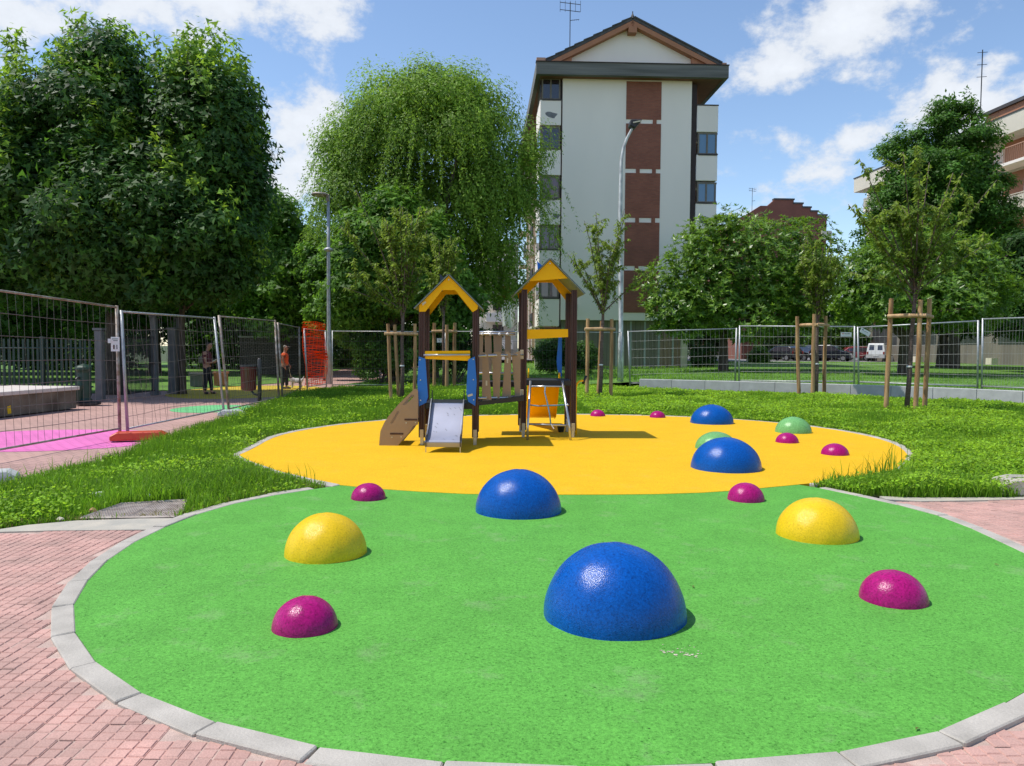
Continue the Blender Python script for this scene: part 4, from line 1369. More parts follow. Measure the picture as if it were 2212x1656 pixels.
# chalky scuff beside the nearest blue dome
p0 = gp(1470, 1412)
root = empty('chalk_scuff', (p0.x, p0.y, .0065), 0, 'white chalky scuff on green beside the nearest blue dome', 'scuff')
for k in range(44):
    u, v = (1428 + k * 2.9 + rnd.uniform(-4, 4), 1410 + k * .4 + rnd.gauss(0, 2.2)) if k < 30 else (rnd.uniform(1430, 1515), rnd.uniform(1394, 1426))
    q = gp(u, v) - p0
    rr = rnd.uniform(.002, .007) * (1.0 if k < 30 else .6)
    n = 7
    MB().add([(q.x + math.cos(a) * rr * rnd.uniform(.6, 1.9), q.y + math.sin(a) * rr * rnd.uniform(.5, 1.2), .0015) for a in np.linspace(0, 6.28, n, endpoint=False)], [tuple(range(n))]).build('speck', M['sticker'], root)
# concrete block at the right edge with a steel post
p0 = gp(2200, 1074)
root = empty('ballast_block', (p0.x + .16, p0.y + .12, 0), R(-8), 'big recessed concrete block beside the weeds at the right edge of the photo', 'ballast block')
for y0, y1, nm in ((-.14, -.06, 'side_bar'), (.12, .2, 'side_bar')):
    MB().extr([(-.30, y0, 0), (.55, y0, 0), (.55, y0, .19), (-.12, y0, .19), (-.27, y0, .15)], (0, y1 - y0, 0)).build(nm, M['strip_concrete'], root, bevel=.02)
MB().bx(-.26, .5, -.0599, .1199, 0, .10).build('core', M['strip_concrete'], root)
MB().bx(-.24, -.10, -.0598, .1198, .10, .17).build('cross_bar', M['strip_concrete'], root, bevel=.01)
MB().tube([(.135, .03, .1), (.135, .03, 1.15)], .021, 10).build('post', M['galv'], root, smooth=True)

# ------------------------------------------------------------------ street lamps
def collar(b, x, y, z, r0, r1, h_):
    b.lathe([(r0, 0), (r1, h_ * .3), (r1, h_ * .7), (r0, h_)], (x, y, z), 14)
p0 = gp(711, 830)
H1 = at(711, 424, p0.y).z
root = empty('street_lamp', p0, 0, 'grey street lamp with a flat disc head beside the orange net', 'street lamp')
b = MB(); b.tube([(0, 0, 0), (0, 0, 1.6), (0, 0, 1.75), (0, 0, H1 * .7), (0, 0, H1)], [.105, .10, .085, .07, .055], 14); b.build('pole', M['galv'], root, smooth=True)
b = MB(); collar(b, 0, 0, at(711, 545, p0.y).z, .08, .19, .18); b.build('collar', M['galv'], root, smooth=True)
b = MB(); b.lathe([(.05, -.02), (.30, .0), (.36, .04), (.30, .10), (.06, .13)], (-.34, 0, H1), 20); hd = b.build('lamp_head', M['galv_rust'], root, smooth=True)
b = MB(); b.lathe([(.2, -.012), (.2, -.004)], (-.36, 0, H1), 16); b.build('lamp_glass', M['white'], hd)
MB().box((-.02, 0, H1 - .08), (.14, .14, .28)).build('bracket', M['galv_rust'], root, bevel=.02)
p0 = gp(1340, 835)
root = empty('street_lamp', p0, 0, 'tall pale street lamp with bent neck in front of the white building', 'street lamp')
def lp(u, v): return at(u, v, p0.y) - p0
b = MB(); b.tube([(0, 0, 0), (0, 0, 1.9), (0, 0, 2.05), lp(1340, 480), lp(1341, 400), lp(1342.5, 345), lp(1347, 320), lp(1354, 300), lp(1362, 285), lp(1368, 274)], [.12, .115, .09, .08, .07, .062, .058, .055, .052, .05], 14)
b.build('pole', pm('pale_pole', (.55, .56, .56), .6, .3, 7.0, stretch=(1, 1, .5), col2=(.33, .34, .35)), root, smooth=True)
hd = MB().hexa([lp(1358, 274) + Vector((0, -.2, 0)), lp(1370, 280) + Vector((0, -.2, 0)), lp(1370, 280) + Vector((0, .25, 0)), lp(1358, 274) + Vector((0, .25, 0)),
           lp(1361, 261) + Vector((0, -.2, 0)), lp(1386, 261) + Vector((0, -.2, 0)), lp(1386, 261) + Vector((0, .25, 0)), lp(1361, 261) + Vector((0, .25, 0))]).build('lamp_head', M['iron_dark'], root, bevel=.03)
MB().box(lp(1374, 267) + Vector((0, -.22, 0)), (.3, .03, .05), rotax(R(-12), 'Y')).build('lamp_glass', M['sticker'], hd)
# ------------------------------------------------------------------ young staked trees
M['young_leaf'] = leafmat('young_leaf', (.17, .26, .038), (.38, .54, .06), rough=.55, tf=.36, spread=.4, clump=1.5, yellow=(.19, .25, .035))
def bez(p0, p1, p2, n):
    return [(p0 * (1 - t) ** 2 + p1 * 2 * t * (1 - t) + p2 * t * t) for t in np.linspace(0, 1, n)]
def young_tree(base, fork, top, spread, nb, seed, label, leaf=.10, nl=95, lean=(0, 0), longs=(), fill=1.0):
    r_ = random.Random(seed)
    rg = np.random.default_rng(seed)
    root = empty('young_tree', base, 0, label, 'tree', 'young staked trees round the play surface')
    F0 = Vector((lean[0], lean[1], fork))
    b = MB()
    b.tube([(0, 0, -.05), Vector((lean[0] * .3 + .015, 0, fork * .35)), Vector((lean[0] * .7 - .015, lean[1] * .6, fork * .7)), F0, F0 + Vector((0, 0, (top - fork) * .35))], [.062, .055, .05, .045, .02], 10)
    tr = b.build('trunk', M['young_bark'], root, smooth=True)
    br = MB()
    P, N, T = [], [], []
    specs = []
    for i in range(nb):
        a = 2 * math.pi * (i + r_.uniform(-.3, .3)) / nb
        hh = (top - fork) * r_.uniform(.55, 1.0)
        rr = spread * r_.uniform(.35, 1.0) * (1.15 - .5 * hh / (top - fork))
        specs.append((Vector((math.cos(a) * rr, math.sin(a) * rr, hh)), r_.uniform(-.15, .35)))
    for dx, dy, dz in longs:
        specs.append((Vector((dx, dy, dz)), .15))
    for e, z0 in specs:
        s0 = F0 + Vector((0, 0, z0 * (top - fork) * .4))
        end = F0 + e
        mid = s0.lerp(end, .45) + Vector((e.x * .02, e.y * .02, e.z * .10))
        path = bez(s0, mid, end, 9)
        br.tube(path, [.02 * (1 - .1 * k) + .003 for k in range(9)], 5)
        subs = [(path, 1.0)]
        for k in range(5):
            q = path[r_.randint(2, 7)]
            d = Vector((r_.uniform(-1, 1), r_.uniform(-1, 1), r_.uniform(.3, 1.2))).normalized() * r_.uniform(.25, .6) * (top - fork) * .33
            pp = bez(q, q + d * .5 + Vector((0, 0, .03)), q + d, 5)
            br.tube(pp, [.008, .007, .006, .005, .003], 4)
            subs.append((pp, .5))
        for path2, wgt in subs:
            n_ = int(nl * wgt * fill)
            for _ in range(n_):
                t = r_.uniform(.12 if wgt == 1 else .05, 1.0)
                f_ = t * (len(path2) - 1)
                k = min(int(f_), len(path2) - 2)
                p = path2[k].lerp(path2[k + 1], f_ - k)
                a = r_.uniform(0, 6.28)
                out_ = Vector((math.cos(a), math.sin(a), 0))
                P.append(p + out_ * r_.uniform(.005, .05))
                T.append(out_ * .8 + Vector((0, 0, r_.uniform(-1.4, .1))))
                N.append(out_ * .6 + Vector((r_.uniform(-.5, .5), r_.uniform(-.5, .5), r_.uniform(.3, 1))))
    br.build('branches', M['young_bark'], root, smooth=True)
    P, N, T = [np.array([tuple(q) for q in w_]) for w_ in (P, N, T)]
    v, f = leaf_cloud(P, N, leaf * rg.uniform(.6, 1.3, len(P)), KITE, .3, T)
    mesh_np('crown', v, f, M['young_leaf'], root)
    # white tie on the trunk
    MB().lathe([(.062, 0), (.066, .02), (.062, .04)], (lean[0] * .35, lean[1] * .3, fork * .42), 10).build('tie', M['white'], root)
    return root
def stakes(pts, tops, bars, label, r_=.048):
    """pts: ground points of the poles, tops: their heights; bars: (i, j, z)"""
    c = sum(pts, Vector((0, 0, 0))) / len(pts)
    root = empty('tree_stakes', (c.x, c.y, 0), 0, label, 'tree stakes', 'wooden stakes round the young trees')
    o = Vector((c.x, c.y, 0))
    tp = []
    for p, (t, lx) in zip(pts, tops):
        b0 = Vector((p.x, p.y, -.1)) - o
        t0 = Vector((p.x + lx, p.y, t)) - o
        tp.append((b0, t0))
        w = [Vector((rnd.uniform(-.012, .012), rnd.uniform(-.012, .012), 0)) for _ in range(4)]
        MB().tube([b0, b0.lerp(t0, .3) + w[0], b0.lerp(t0, .6) + w[1], b0.lerp(t0, .85) + w[2], t0], [r_ * 1.05, r_, r_ * 1.02, r_ * .96, r_ * .97], 12).build('stake', M['stake'], root, smooth=False)
    for i, j, z in bars:
        a = tp[i][0].lerp(tp[i][1], z / tp[i][1].z)
        c2 = tp[j][0].lerp(tp[j][1], z / tp[j][1].z)
        d = (c2 - a).normalized() * .10
        off = Vector((0, -.075, 0)) if abs(d.x) > abs(d.y) else Vector((.06, 0, 0))
        MB().tube([a - d + off, a.lerp(c2, .5) + off + Vector((0, 0, .01)), c2 + d + off], [r_ * .85, r_ * .95, r_ * .85], 12).build('crossbar', M['stake_bare'], root)
def sp(u, v): return gp(u, v)
def zt(u, v, p): return at(u, v, p.y).z
def su(u, Y): return Vector((at(u, 880, Y).x, Y, 0))
B5 = su(1958, 18.6)
a, b_, c = su(1914, 18.6), su(1977, 18.2), su(1997, 18.9)
stakes([a, b_, c], [(zt(1920, 645, a), .05), (zt(1981, 648, b_), .05), (zt(1998, 646, c), .04)], [(0, 1, zt(1950, 683, a)), (1, 2, zt(1950, 682, a))], 'three tall stakes with crossbar round the nearest young tree, at the right', .055)
young_tree((B5.x, B5.y, 0), zt(1970, 655, B5), zt(1960, 335, B5), 1.75, 13, 5, 'nearest young staked tree, at the right before the low wall', .125, 115, (.12, 0), [(-1.75, -.2, 2.3), (-1.3, .3, 3.5), (1.9, .2, 1.5), (1.75, -.2, 2.9), (-1.5, .2, .75)])
B4 = su(1762, 24.8)
a, b_, c = su(1726, 24.8), su(1754, 24.2), su(1780, 24.9)
stakes([a, b_, c], [(zt(1716, 684, a), -.13), (zt(1757, 679, b_), .0), (zt(1778, 683, c), -.02)], [(0, 1, zt(1735, 703, a)), (1, 2, zt(1735, 702, a))], 'three stakes round the young tree right of the climbing frame, before the parked cars', .058)
young_tree((B4.x, B4.y, 0), zt(1760, 690, B4), zt(1750, 488, B4), 1.05, 14, 4, 'young staked tree with a narrow crown before the parked cars', .125, 115)
B3 = sp(1296, 862)
a, b_, c = su(1267, 23.2), su(1291, 23.7), su(1319, 23.3)
stakes([a, b_, c], [(zt(1269, 689, a), .01), (zt(1300, 694, b_), .1), (zt(1319, 690, c), .0)], [(0, 2, zt(1290, 711, a))], 'three stakes round the young tree just right of the climbing frame', .056)
young_tree((B3.x, B3.y, 0), zt(1302, 690, B3), zt(1300, 468, B3), 1.15, 13, 3, 'young staked tree in front of the white building wall', .105, 85, (.06, 0), [(-1.1, -.1, 1.95), (1.5, .1, 1.5), (.6, 0, 3.3), (-.25, 0, 3.2)])
B1 = su(868, 21.9)
a, b_, c = su(845, 21.6), su(862, 22.1), su(896, 21.8)
stakes([a, b_, c], [(zt(839, 700, a), -.09), (zt(856, 702, b_), -.12), (zt(896, 700, c), .0)], [(0, 2, zt(860, 721, a))], 'three stakes round the young tree just left of the climbing frame', .05)
young_tree((B1.x, B1.y, 0), zt(865, 690, B1), zt(850, 430, B1), 1.2, 14, 1, 'young staked tree leaning over just left of the climbing frame', .125, 115, (.03, 0), [(-1.75, 0, 2.6), (-1.55, .1, 1.3), (-1.3, -.1, 3.6), (-1.7, .1, .9)])
B2 = sp(958, 840)
a, b_, c = sp(938, 839), sp(963, 842), sp(981, 839)
b_.y += .3
stakes([a, b_, c], [(zt(938, 698, a), .0), (zt(962, 702, b_), .0), (zt(983, 698, c), .02)], [(0, 2, zt(960, 716, a))], 'three stakes seen through the left tower', .062)
young_tree((B2.x, B2.y, 0), zt(956, 690, B2), zt(960, 505, B2), 1.0, 13, 2, 'young staked tree seen behind the left tower roof', .135, 95)

# ------------------------------------------------------------------ big trees
M['maple_leaf'] = leafmat('maple_leaf', (.042, .115, .025), (.14, .33, .03), rough=.5, tf=.30, spread=.45, clump=.7, yellow=(.045, .105, .018))
M['light_maple_leaf'] = leafmat('light_maple_leaf', (.09, .20, .028), (.24, .48, .04), rough=.5, tf=.34, spread=.45, clump=.7, yellow=(.11, .22, .027))
M['willow_leaf'] = leafmat('willow_leaf', (.165, .285, .036), (.34, .55, .06), rough=.55, tf=.36, spread=.4, clump=.35, yellow=(.20, .32, .04))
M['magnolia_leaf'] = leafmat('magnolia_leaf', (.11, .23, .028), (.30, .52, .038), rough=.36, tf=.3, spread=.45, clump=.6, yellow=(.14, .24, .026), spec=.4)
M['linden_leaf'] = leafmat('linden_leaf', (.062, .15, .02), (.17, .36, .03), rough=.5, tf=.3, spread=.4, clump=.5)
M['dark_leaf'] = leafmat('dark_leaf', (.042, .10, .02), (.13, .28, .026), rough=.55, tf=.28, spread=.45, clump=.5)
M['hedge_leaf'] = leafmat('hedge_leaf', (.08, .17, .025), (.20, .38, .03), rough=.5, tf=.3, spread=.45, clump=1.2)
M['new_leaf'] = leafmat('new_leaf', (.15, .27, .035), (.40, .62, .055), rough=.5, tf=.4, spread=.35, clump=.8)
def crown(root, ells, nclump, cr, nleaf, leaf, shape, mat, seed, up=.55, squash=.75, sprouts=0, inner=.22, droop=0.0, name='crown', tips=None, jit=.45):
    rg = np.random.default_rng(seed)
    E_ = np.array(ells, float)
    wgt = (E_[:, 3] * E_[:, 4] + E_[:, 4] * E_[:, 5] + E_[:, 3] * E_[:, 5])
    wgt /= wgt.sum()
    idx = rg.choice(len(E_), nclump, p=wgt)
    d = rg.normal(size=(nclump, 3))
    d /= np.linalg.norm(d, axis=1)[:, None]
    cc = E_[idx, :3] + d * E_[idx, 3:] * rg.uniform(.72, 1.0, nclump)[:, None]
    # clumps buried in a neighbouring lobe wander out again
    cs = cr * rg.uniform(.55, 1.35, nclump)
    if sprouts:
        k = rg.integers(0, nclump, sprouts)
        add = cc[k] + np.c_[rg.normal(0, cr * .4, (sprouts, 2)), rg.uniform(.3, 1.1, sprouts) * cr]
        cc = np.r_[cc, add]
        cs = np.r_[cs, np.full(sprouts, cr * .42)]
        d = np.r_[d, d[k]]
    wl_ = cs ** 2
    wl_ /= wl_.sum()
    n1 = int(nleaf * (1 - inner))
    ci = rg.choice(len(cc), n1, p=wl_)
    e = rg.normal(size=(n1, 3))
    e /= np.linalg.norm(e, axis=1)[:, None]
    rr = rg.random(n1) ** .45
    pts = cc[ci] + e * (cs[ci] * rr)[:, None] * np.array([1, 1, squash])
    if sprouts:
        sp_ = ci >= nclump
        pts[sp_, 2] += (rg.random(sp_.sum()) - .3) * cr * 1.1
    nr = e * .7 + d[ci] * .5 + np.array([0, 0, up]) + rg.normal(0, jit, (n1, 3))
    n2 = nleaf - n1
    i2 = rg.choice(len(E_), n2, p=wgt)
    g_ = rg.normal(size=(n2, 3))
    g_ /= np.linalg.norm(g_, axis=1)[:, None]
    pts2 = E_[i2, :3] + g_ * E_[i2, 3:] * (rg.uniform(.35, .88, n2))[:, None]
    pts = np.r_[pts, pts2]
    nr = np.r_[nr, rg.normal(size=(n2, 3)) + np.array([0, 0, .4])]
    roll = rg.normal(size=(len(pts), 3)) + np.array([0, 0, -droop])
    sz = leaf * rg.uniform(.6, 1.3, len(pts))
    sz[n1:] *= 1.35
    if tips is not None:        # pale new growth at the shoot ends
        isn = np.zeros(len(pts), bool)
        isn[:n1] = (ci >= nclump)
        v, f = leaf_cloud(pts[isn], nr[isn], sz[isn], shape, .22, roll[isn], rg)
        mesh_np('new_growth', v, f, tips, root)
        pts, nr, sz, roll = pts[~isn], nr[~isn], sz[~isn], roll[~isn]
    v, f = leaf_cloud(pts, nr, sz, shape, .22, roll, rg)
    mesh_np(name, v, f, mat, root)
    return cc
def trunk(root, h_, r0, tops, seed, bark='bark', lean=(0, 0), limbs=9):
    r_ = random.Random(seed)
    b = MB()
    T_ = Vector((lean[0], lean[1], h_))
    b.tube([(0, 0, -.1), (.0, .0, .12), (lean[0] * .2, lean[1] * .2, h_ * .3), (lean[0] * .6, lean[1] * .6, h_ * .65), T_, T_ + Vector((lean[0] * .4, 0, h_ * .6))], [r0 * 1.5, r0 * 1.12, r0, r0 * .88, r0 * .72, r0 * .3], 12)
    for k in range(limbs):
        e = Vector(tuple(tops[r_.randrange(len(tops))]))
        s0 = Vector((lean[0] * .8, lean[1] * .8, h_ * r_.uniform(.75, 1.35)))
        md = s0.lerp(e, .5) + Vector((0, 0, abs(e.z - s0.z) * .12 - .1))
        b.tube(bez(s0, md, e, 7), [r0 * .42 * (1 - .14 * i) for i in range(7)], 7)
    b.build('trunk', M[bark], root, smooth=True)
def big_tree(base, label, ells, nclump, cr, nleaf, leaf, shape, mat, seed, th, tr_, group=None, name='tree', limbs=9, lean=(0, 0), **kw):
    root = empty(name, base, 0, label, 'tree', group)
    loc = [(e[0] - base[0], e[1] - base[1], e[2] - base[2], e[3], e[4], e[5]) for e in ells]
    cc = crown(root, loc, nclump, cr, nleaf, leaf, shape, M[mat], seed, **kw)
    trunk(root, th, tr_, cc, seed + 1, lean=lean, limbs=limbs)
    return root
def EL(u, v, Y, wu, hv, ry=None):
    """lobe seen around (u, v) at distance Y, half sizes given in frame pixels"""
    p = at(u, v, Y)
    k = Y / F
    return (p.x, p.y, p.z, wu * k, ry if ry else wu * k * .9, hv * k)
g0_ = gp(252, 850)
big_tree((g0_.x, g0_.y, 0), 'broad dark maple filling the left of the photo behind the site fence',
         [EL(200, 315, 24.5, 165, 205), EL(120, 480, 23, 260, 170, 2.4), EL(300, 520, 23, 230, 150, 2.2), EL(30, 300, 24.5, 130, 110), EL(225, 150, 24.5, 80, 68), EL(-60, 420, 24, 160, 220), EL(335, 400, 23.8, 100, 130, 1.5), EL(110, 330, 24.2, 130, 130, 2.0)],
         275, .92, 150000, .185, DART, 'maple_leaf', 21, 3.2, .30, sprouts=240, limbs=14, up=.5, tips=M['new_leaf'])
g1_ = Vector((at(395, 838, 24.6).x, 24.6, 0))
big_tree((g1_.x, g1_.y, 0), 'dark maple with a pointed crown, right neighbour of the broad maple',
         [EL(450, 340, 24.6, 98, 175, 1.6), EL(475, 480, 24.4, 84, 140, 1.5), EL(425, 205, 24.6, 50, 65, 1.1), EL(500, 245, 24.6, 28, 50, .7), EL(400, 560, 24.2, 130, 95, 1.6)],
         165, .9, 84000, .19, DART, 'maple_leaf', 22, 3.2, .10, sprouts=150, limbs=10, up=.5, tips=M['new_leaf'])
GB = 'trees in the shaded park on the left'
big_tree((-19.5, 42, 0), 'shady park tree behind the broad maple at the left edge', [(-19.5, 42, 6, 5, 4, 4), (-23, 41, 5, 4, 4, 3.5)], 90, 1.2, 18000, .34, DART, 'dark_leaf', 31, 3, .3, GB)
big_tree((-14.8, 45, 0), 'shady park tree behind the two dark maples', [(-14.8, 45, 6, 4.5, 4, 4), (-12.5, 45, 4.6, 3.5, 3, 2.6)], 90, 1.2, 18000, .34, DART, 'dark_leaf', 32, 3, .28, GB)
p_ = at(610, 560, 40)
big_tree((p_.x, 40, 0), 'rounded park tree showing between the dark maple and the grey lamp', [EL(600, 530, 40, 70, 110), EL(640, 600, 40, 70, 90), EL(575, 640, 39, 90, 70), EL(665, 660, 40, 50, 60)],
         80, 1.0, 26000, .26, DART, 'light_maple_leaf', 33, 3, .25, GB)
big_tree((-24, 32, 0), 'low branching park tree behind the green picket fence', [(-24, 32, 4.6, 4.5, 3.5, 2.6), (-20, 33, 4.2, 3.6, 3, 2.2)], 80, 1.0, 14000, .28, DART, 'dark_leaf', 34, 2.4, .25, GB)
big_tree((-9.6, 52, 0), 'far park tree above the path behind the litter bin', [(-9.6, 52, 5.4, 4.5, 3.5, 4.4), (-13.5, 54, 4.5, 4, 3, 3.6)], 80, 1.2, 16000, .36, DART, 'dark_leaf', 35, 2.4, .25, GB)
big_tree((-29, 55, 0), 'far park tree closing the view behind the picket fence', [(-29, 55, 6, 7, 4, 5.5), (-21, 56, 5, 5, 4, 4.5)], 90, 1.4, 16000, .42, DART, 'dark_leaf', 36, 2.6, .3, GB)
big_tree((-33, 38, 0), 'park tree beyond the far end of the picket fence', [(-33, 38, 5, 6, 4, 4.6), (-27, 40, 3.6, 5, 3, 3.4)], 90, 1.2, 16000, .36, DART, 'dark_leaf', 37, 2.4, .25, GB)
for k, (x, y, w_, lab) in enumerate(((-26, 46, 5, 'dark shrub mass behind the picket fence at the left edge'), (-17.5, 50, 5, 'dark shrub mass behind the open park gate'), (-12.5, 58, 4, 'dark shrub mass behind the reading person'), (-36, 46, 6, 'dark shrub mass left of the park trees'))):
    root = empty('park_shrub', (x, y, 0), 0, lab, 'shrub', 'shrubs closing the park')
    crown(root, [(0, 0, 1.4, w_, 1.5, 1.7), (-w_ * .5, .5, 1.8, w_ * .5, 1.4, 1.8)], 60, .7, 9000, .30, KITE, M['dark_leaf'], 80 + k, name='foliage')
    MB().tube([(0, 0, 0), (.1, 0, 1.4)], [.1, .06], 7).build('stem', M['bark'], root)
# weeping tree
def weeping(base, ells, n, seed, label):
    root = empty('weeping_tree', base, 0, label, 'tree')
    rg = np.random.default_rng(seed)
    E_ = np.array(ells)
    E_[:, :3] -= np.array(base)
    w_ = E_[:, 3] * E_[:, 5]
    w_ /= w_.sum()
    P, N, T = [], [], []
    st_ = []
    br = MB()
    for k in range(n):
        e = E_[rg.choice(len(E_), p=w_)]
        d = rg.normal(size=3)
        d[2] = -abs(d[2]) * .5 + .2
        d /= np.linalg.norm(d)
        s0 = e[:3] + d * e[3:] * rg.uniform(.55, 1.02)
        out_ = np.array([d[0], d[1], 0])
        ln = rg.uniform(.7, 2.2) * (1.0 + .8 * (d[2] < .2))
        nl_ = int(40 * ln / 1.4)
        t = np.sort(rg.random(nl_))
        rise = .45 * rg.uniform(.2, 1)
        path = s0 + out_ * (t[:, None] * ln * .45) + np.array([0, 0, 1.0]) * ((rise * t - t ** 1.7 * 1.05) * ln)[:, None]
        path += rg.normal(0, .035, path.shape)
        P.append(path)
        tt = np.tile(np.array([d[0] * .4, d[1] * .4, -.75]), (nl_, 1)) + rg.normal(0, .45, (nl_, 3))
        T.append(tt)
        N.append(np.tile(d, (nl_, 1)) * .6 + rg.normal(0, .55, (nl_, 3)) + np.array([0, 0, .35]))
        if k % 14 == 0:
            st_.append(s0)
    P, N, T = np.concatenate(P), np.concatenate(N), np.concatenate(T)
    v, f = leaf_cloud(P, N, .15 * rg.uniform(.6, 1.3, len(P)), LANCE, .2, T, rg)
    mesh_np('crown', v, f, M['willow_leaf'], root)
    trunk(root, 5.0, .38, st_, seed, limbs=24)
    return root
p_ = gp(930, 815)
WE = [EL(925, 300, 37, 175, 150), EL(860, 240, 37, 120, 100), EL(1000, 240, 37, 120, 95), EL(780, 430, 37, 95, 130), EL(1080, 430, 37, 95, 150), EL(930, 470, 37.5, 190, 120), EL(750, 330, 37, 60, 90), EL(1120, 370, 37, 60, 90), EL(1060, 590, 37, 75, 85)]
wt = weeping((at(930, 700, 37).x, 37, 0), WE, 900, 41, 'tall weeping tree with hanging fine foliage, left of the white building')
p_ = at(850, 700, 33)
big_tree((p_.x, 33, 0), 'dense maple in front of the weeping tree, behind the left young tree', [EL(850, 560, 33, 115, 120), EL(930, 600, 33, 90, 110), EL(790, 620, 33, 90, 100), EL(860, 480, 33, 60, 50), EL(985, 660, 33.5, 60, 70)],
         120, .85, 46000, .22, DART, 'light_maple_leaf', 42, 2.4, .26, sprouts=40)
p_ = at(705, 700, 35)
big_tree((p_.x, 35, 0), 'small bright tree beside the grey lamp post', [EL(705, 620, 35, 42, 70), EL(715, 690, 35, 45, 50), EL(690, 560, 35.5, 25, 35)], 40, .5, 12000, .2, DART, 'light_maple_leaf', 43, 1.6, .12, limbs=6)
crown(wt, [(e[0] - wt.location.x, e[1] - wt.location.y, e[2], e[3] * .95, e[4] * .95, e[5] * .95) for e in WE] + [tuple(np.array(EL(935, 205, 37, 110, 70)) - np.array([wt.location.x, wt.location.y, 0, 0, 0, 0]))], 200, 1.15, 125000, .17, KITE, M['willow_leaf'], 45, squash=.85, sprouts=0, droop=.9, jit=.25, inner=.2, up=.35, name='crown_mass')
# magnolias
def rosette_tree(base, ells, n, seed, label, th, tr_, leaf=.30, group=None, mat='magnolia_leaf', per=9):
    root = empty('magnolia_tree', base, 0, label, 'tree', group)
    rg = np.random.default_rng(seed)
    E_ = np.array(ells)
    E_[:, :3] -= np.array(base)
    w_ = E_[:, 3] * E_[:, 5]
    w_ /= w_.sum()
    idx = rg.choice(len(E_), n, p=w_)
    d = rg.normal(size=(n, 3))
    d /= np.linalg.norm(d, axis=1)[:, None]
    lum = 1 + .13 * np.sin(5 * d[:, 0] + 3 * d[:, 2] + idx) + .09 * np.sin(9 * d[:, 1] + 8 * d[:, 2] + 2 * idx)
    c = E_[idx, :3] + d * E_[idx, 3:] * (lum * np.where(rg.random(n) < .75, rg.uniform(.86, 1.05, n), rg.uniform(.4, .85, n)))[:, None]
    ax = d * .8 + np.array([0, 0, .8]) + rg.normal(0, .25, (n, 3))
    ax /= np.linalg.norm(ax, axis=1)[:, None]
    c, ax = np.repeat(c, per, 0), np.repeat(ax, per, 0)
    rad = rg.normal(size=c.shape)
    rad -= ax * np.sum(rad * ax, 1)[:, None]
    rad /= np.linalg.norm(rad, axis=1)[:, None]
    tdir = rad + ax * rg.uniform(-.25, .75, (len(c), 1))
    nrm = ax - rad * .35 + rg.normal(0, .2, c.shape)
    v, f = leaf_cloud(c, nrm, leaf * rg.uniform(.65, 1.25, len(c)), LANCE, .25, tdir, rg)
    mesh_np('crown', v, f, M[mat], root)
    trunk(root, th, tr_, c[::per * 6], seed, limbs=12)
    return root
GM = 'glossy magnolias on the lawn behind the low wall'
p_ = at(1562, 800, 40)
rosette_tree((p_.x, 40, .28), [EL(1500, 620, 39.5, 105, 105), EL(1610, 580, 40, 125, 115), EL(1700, 570, 40.5, 105, 100), EL(1540, 540, 40, 70, 70), EL(1610, 680, 39.5, 130, 55), EL(1740, 640, 41, 80, 80), EL(1455, 660, 39.5, 55, 60), EL(1560, 500, 40, 35, 35)], 6200, 51,
             'glossy magnolia in front of the right side of the white building', 2.3, .26, .27, GM)
p_ = at(1954, 800, 36)
rosette_tree((p_.x, 36, .28), [EL(1930, 590, 36, 110, 85), EL(2050, 590, 36, 110, 90), EL(1980, 640, 35.5, 170, 70), EL(2110, 640, 36.5, 80, 70), EL(1860, 630, 36, 60, 70), EL(1990, 540, 36, 70, 40)], 5800, 52,
             'glossy magnolia behind the nearest young tree', 2.2, .30, .24, GM)
p_ = at(2035, 797, 48)
rosette_tree((p_.x, 48, .3), [EL(2030, 640, 48, 90, 70), EL(2120, 660, 48, 100, 70), EL(1950, 660, 48, 70, 60)], 2400, 53, 'dark magnolia with a flared trunk farther back on the lawn', 2.3, .34, .38, GM, mat='dark_leaf')
p_ = at(2190, 660, 40)
big_tree((at(2235, 800, 40).x, 40, .3), 'dark green tree cut by the right edge of the photo above the fence', [EL(2210, 610, 40, 60, 60), EL(2240, 560, 40, 60, 80), EL(2200, 680, 40, 70, 40)], 60, .7, 12000, .25, DART, 'dark_leaf', 54, 2.4, .25)
# linden
p_ = at(2060, 780, 46)
big_tree((p_.x, 46, .3), 'tall pointed dark linden in front of the right apartment block', [EL(2060, 300, 46, 75, 90), EL(2040, 400, 46, 130, 110), EL(2075, 470, 46, 115, 105), EL(1990, 480, 46, 120, 80), EL(2100, 390, 46, 58, 70), EL(2045, 235, 46, 38, 40), EL(2130, 530, 46, 100, 60), EL(1965, 335, 46, 60, 55), EL(2115, 330, 46, 55, 60), EL(1935, 400, 46, 55, 50), EL(1925, 470, 46, 55, 50), EL(1890, 530, 46, 60, 50), EL(2160, 485, 46, 40, 60)],
         330, .7, 92000, .21, KITE, 'linden_leaf', 55, 5, .32, sprouts=80, squash=.42, up=1.0, droop=.4)
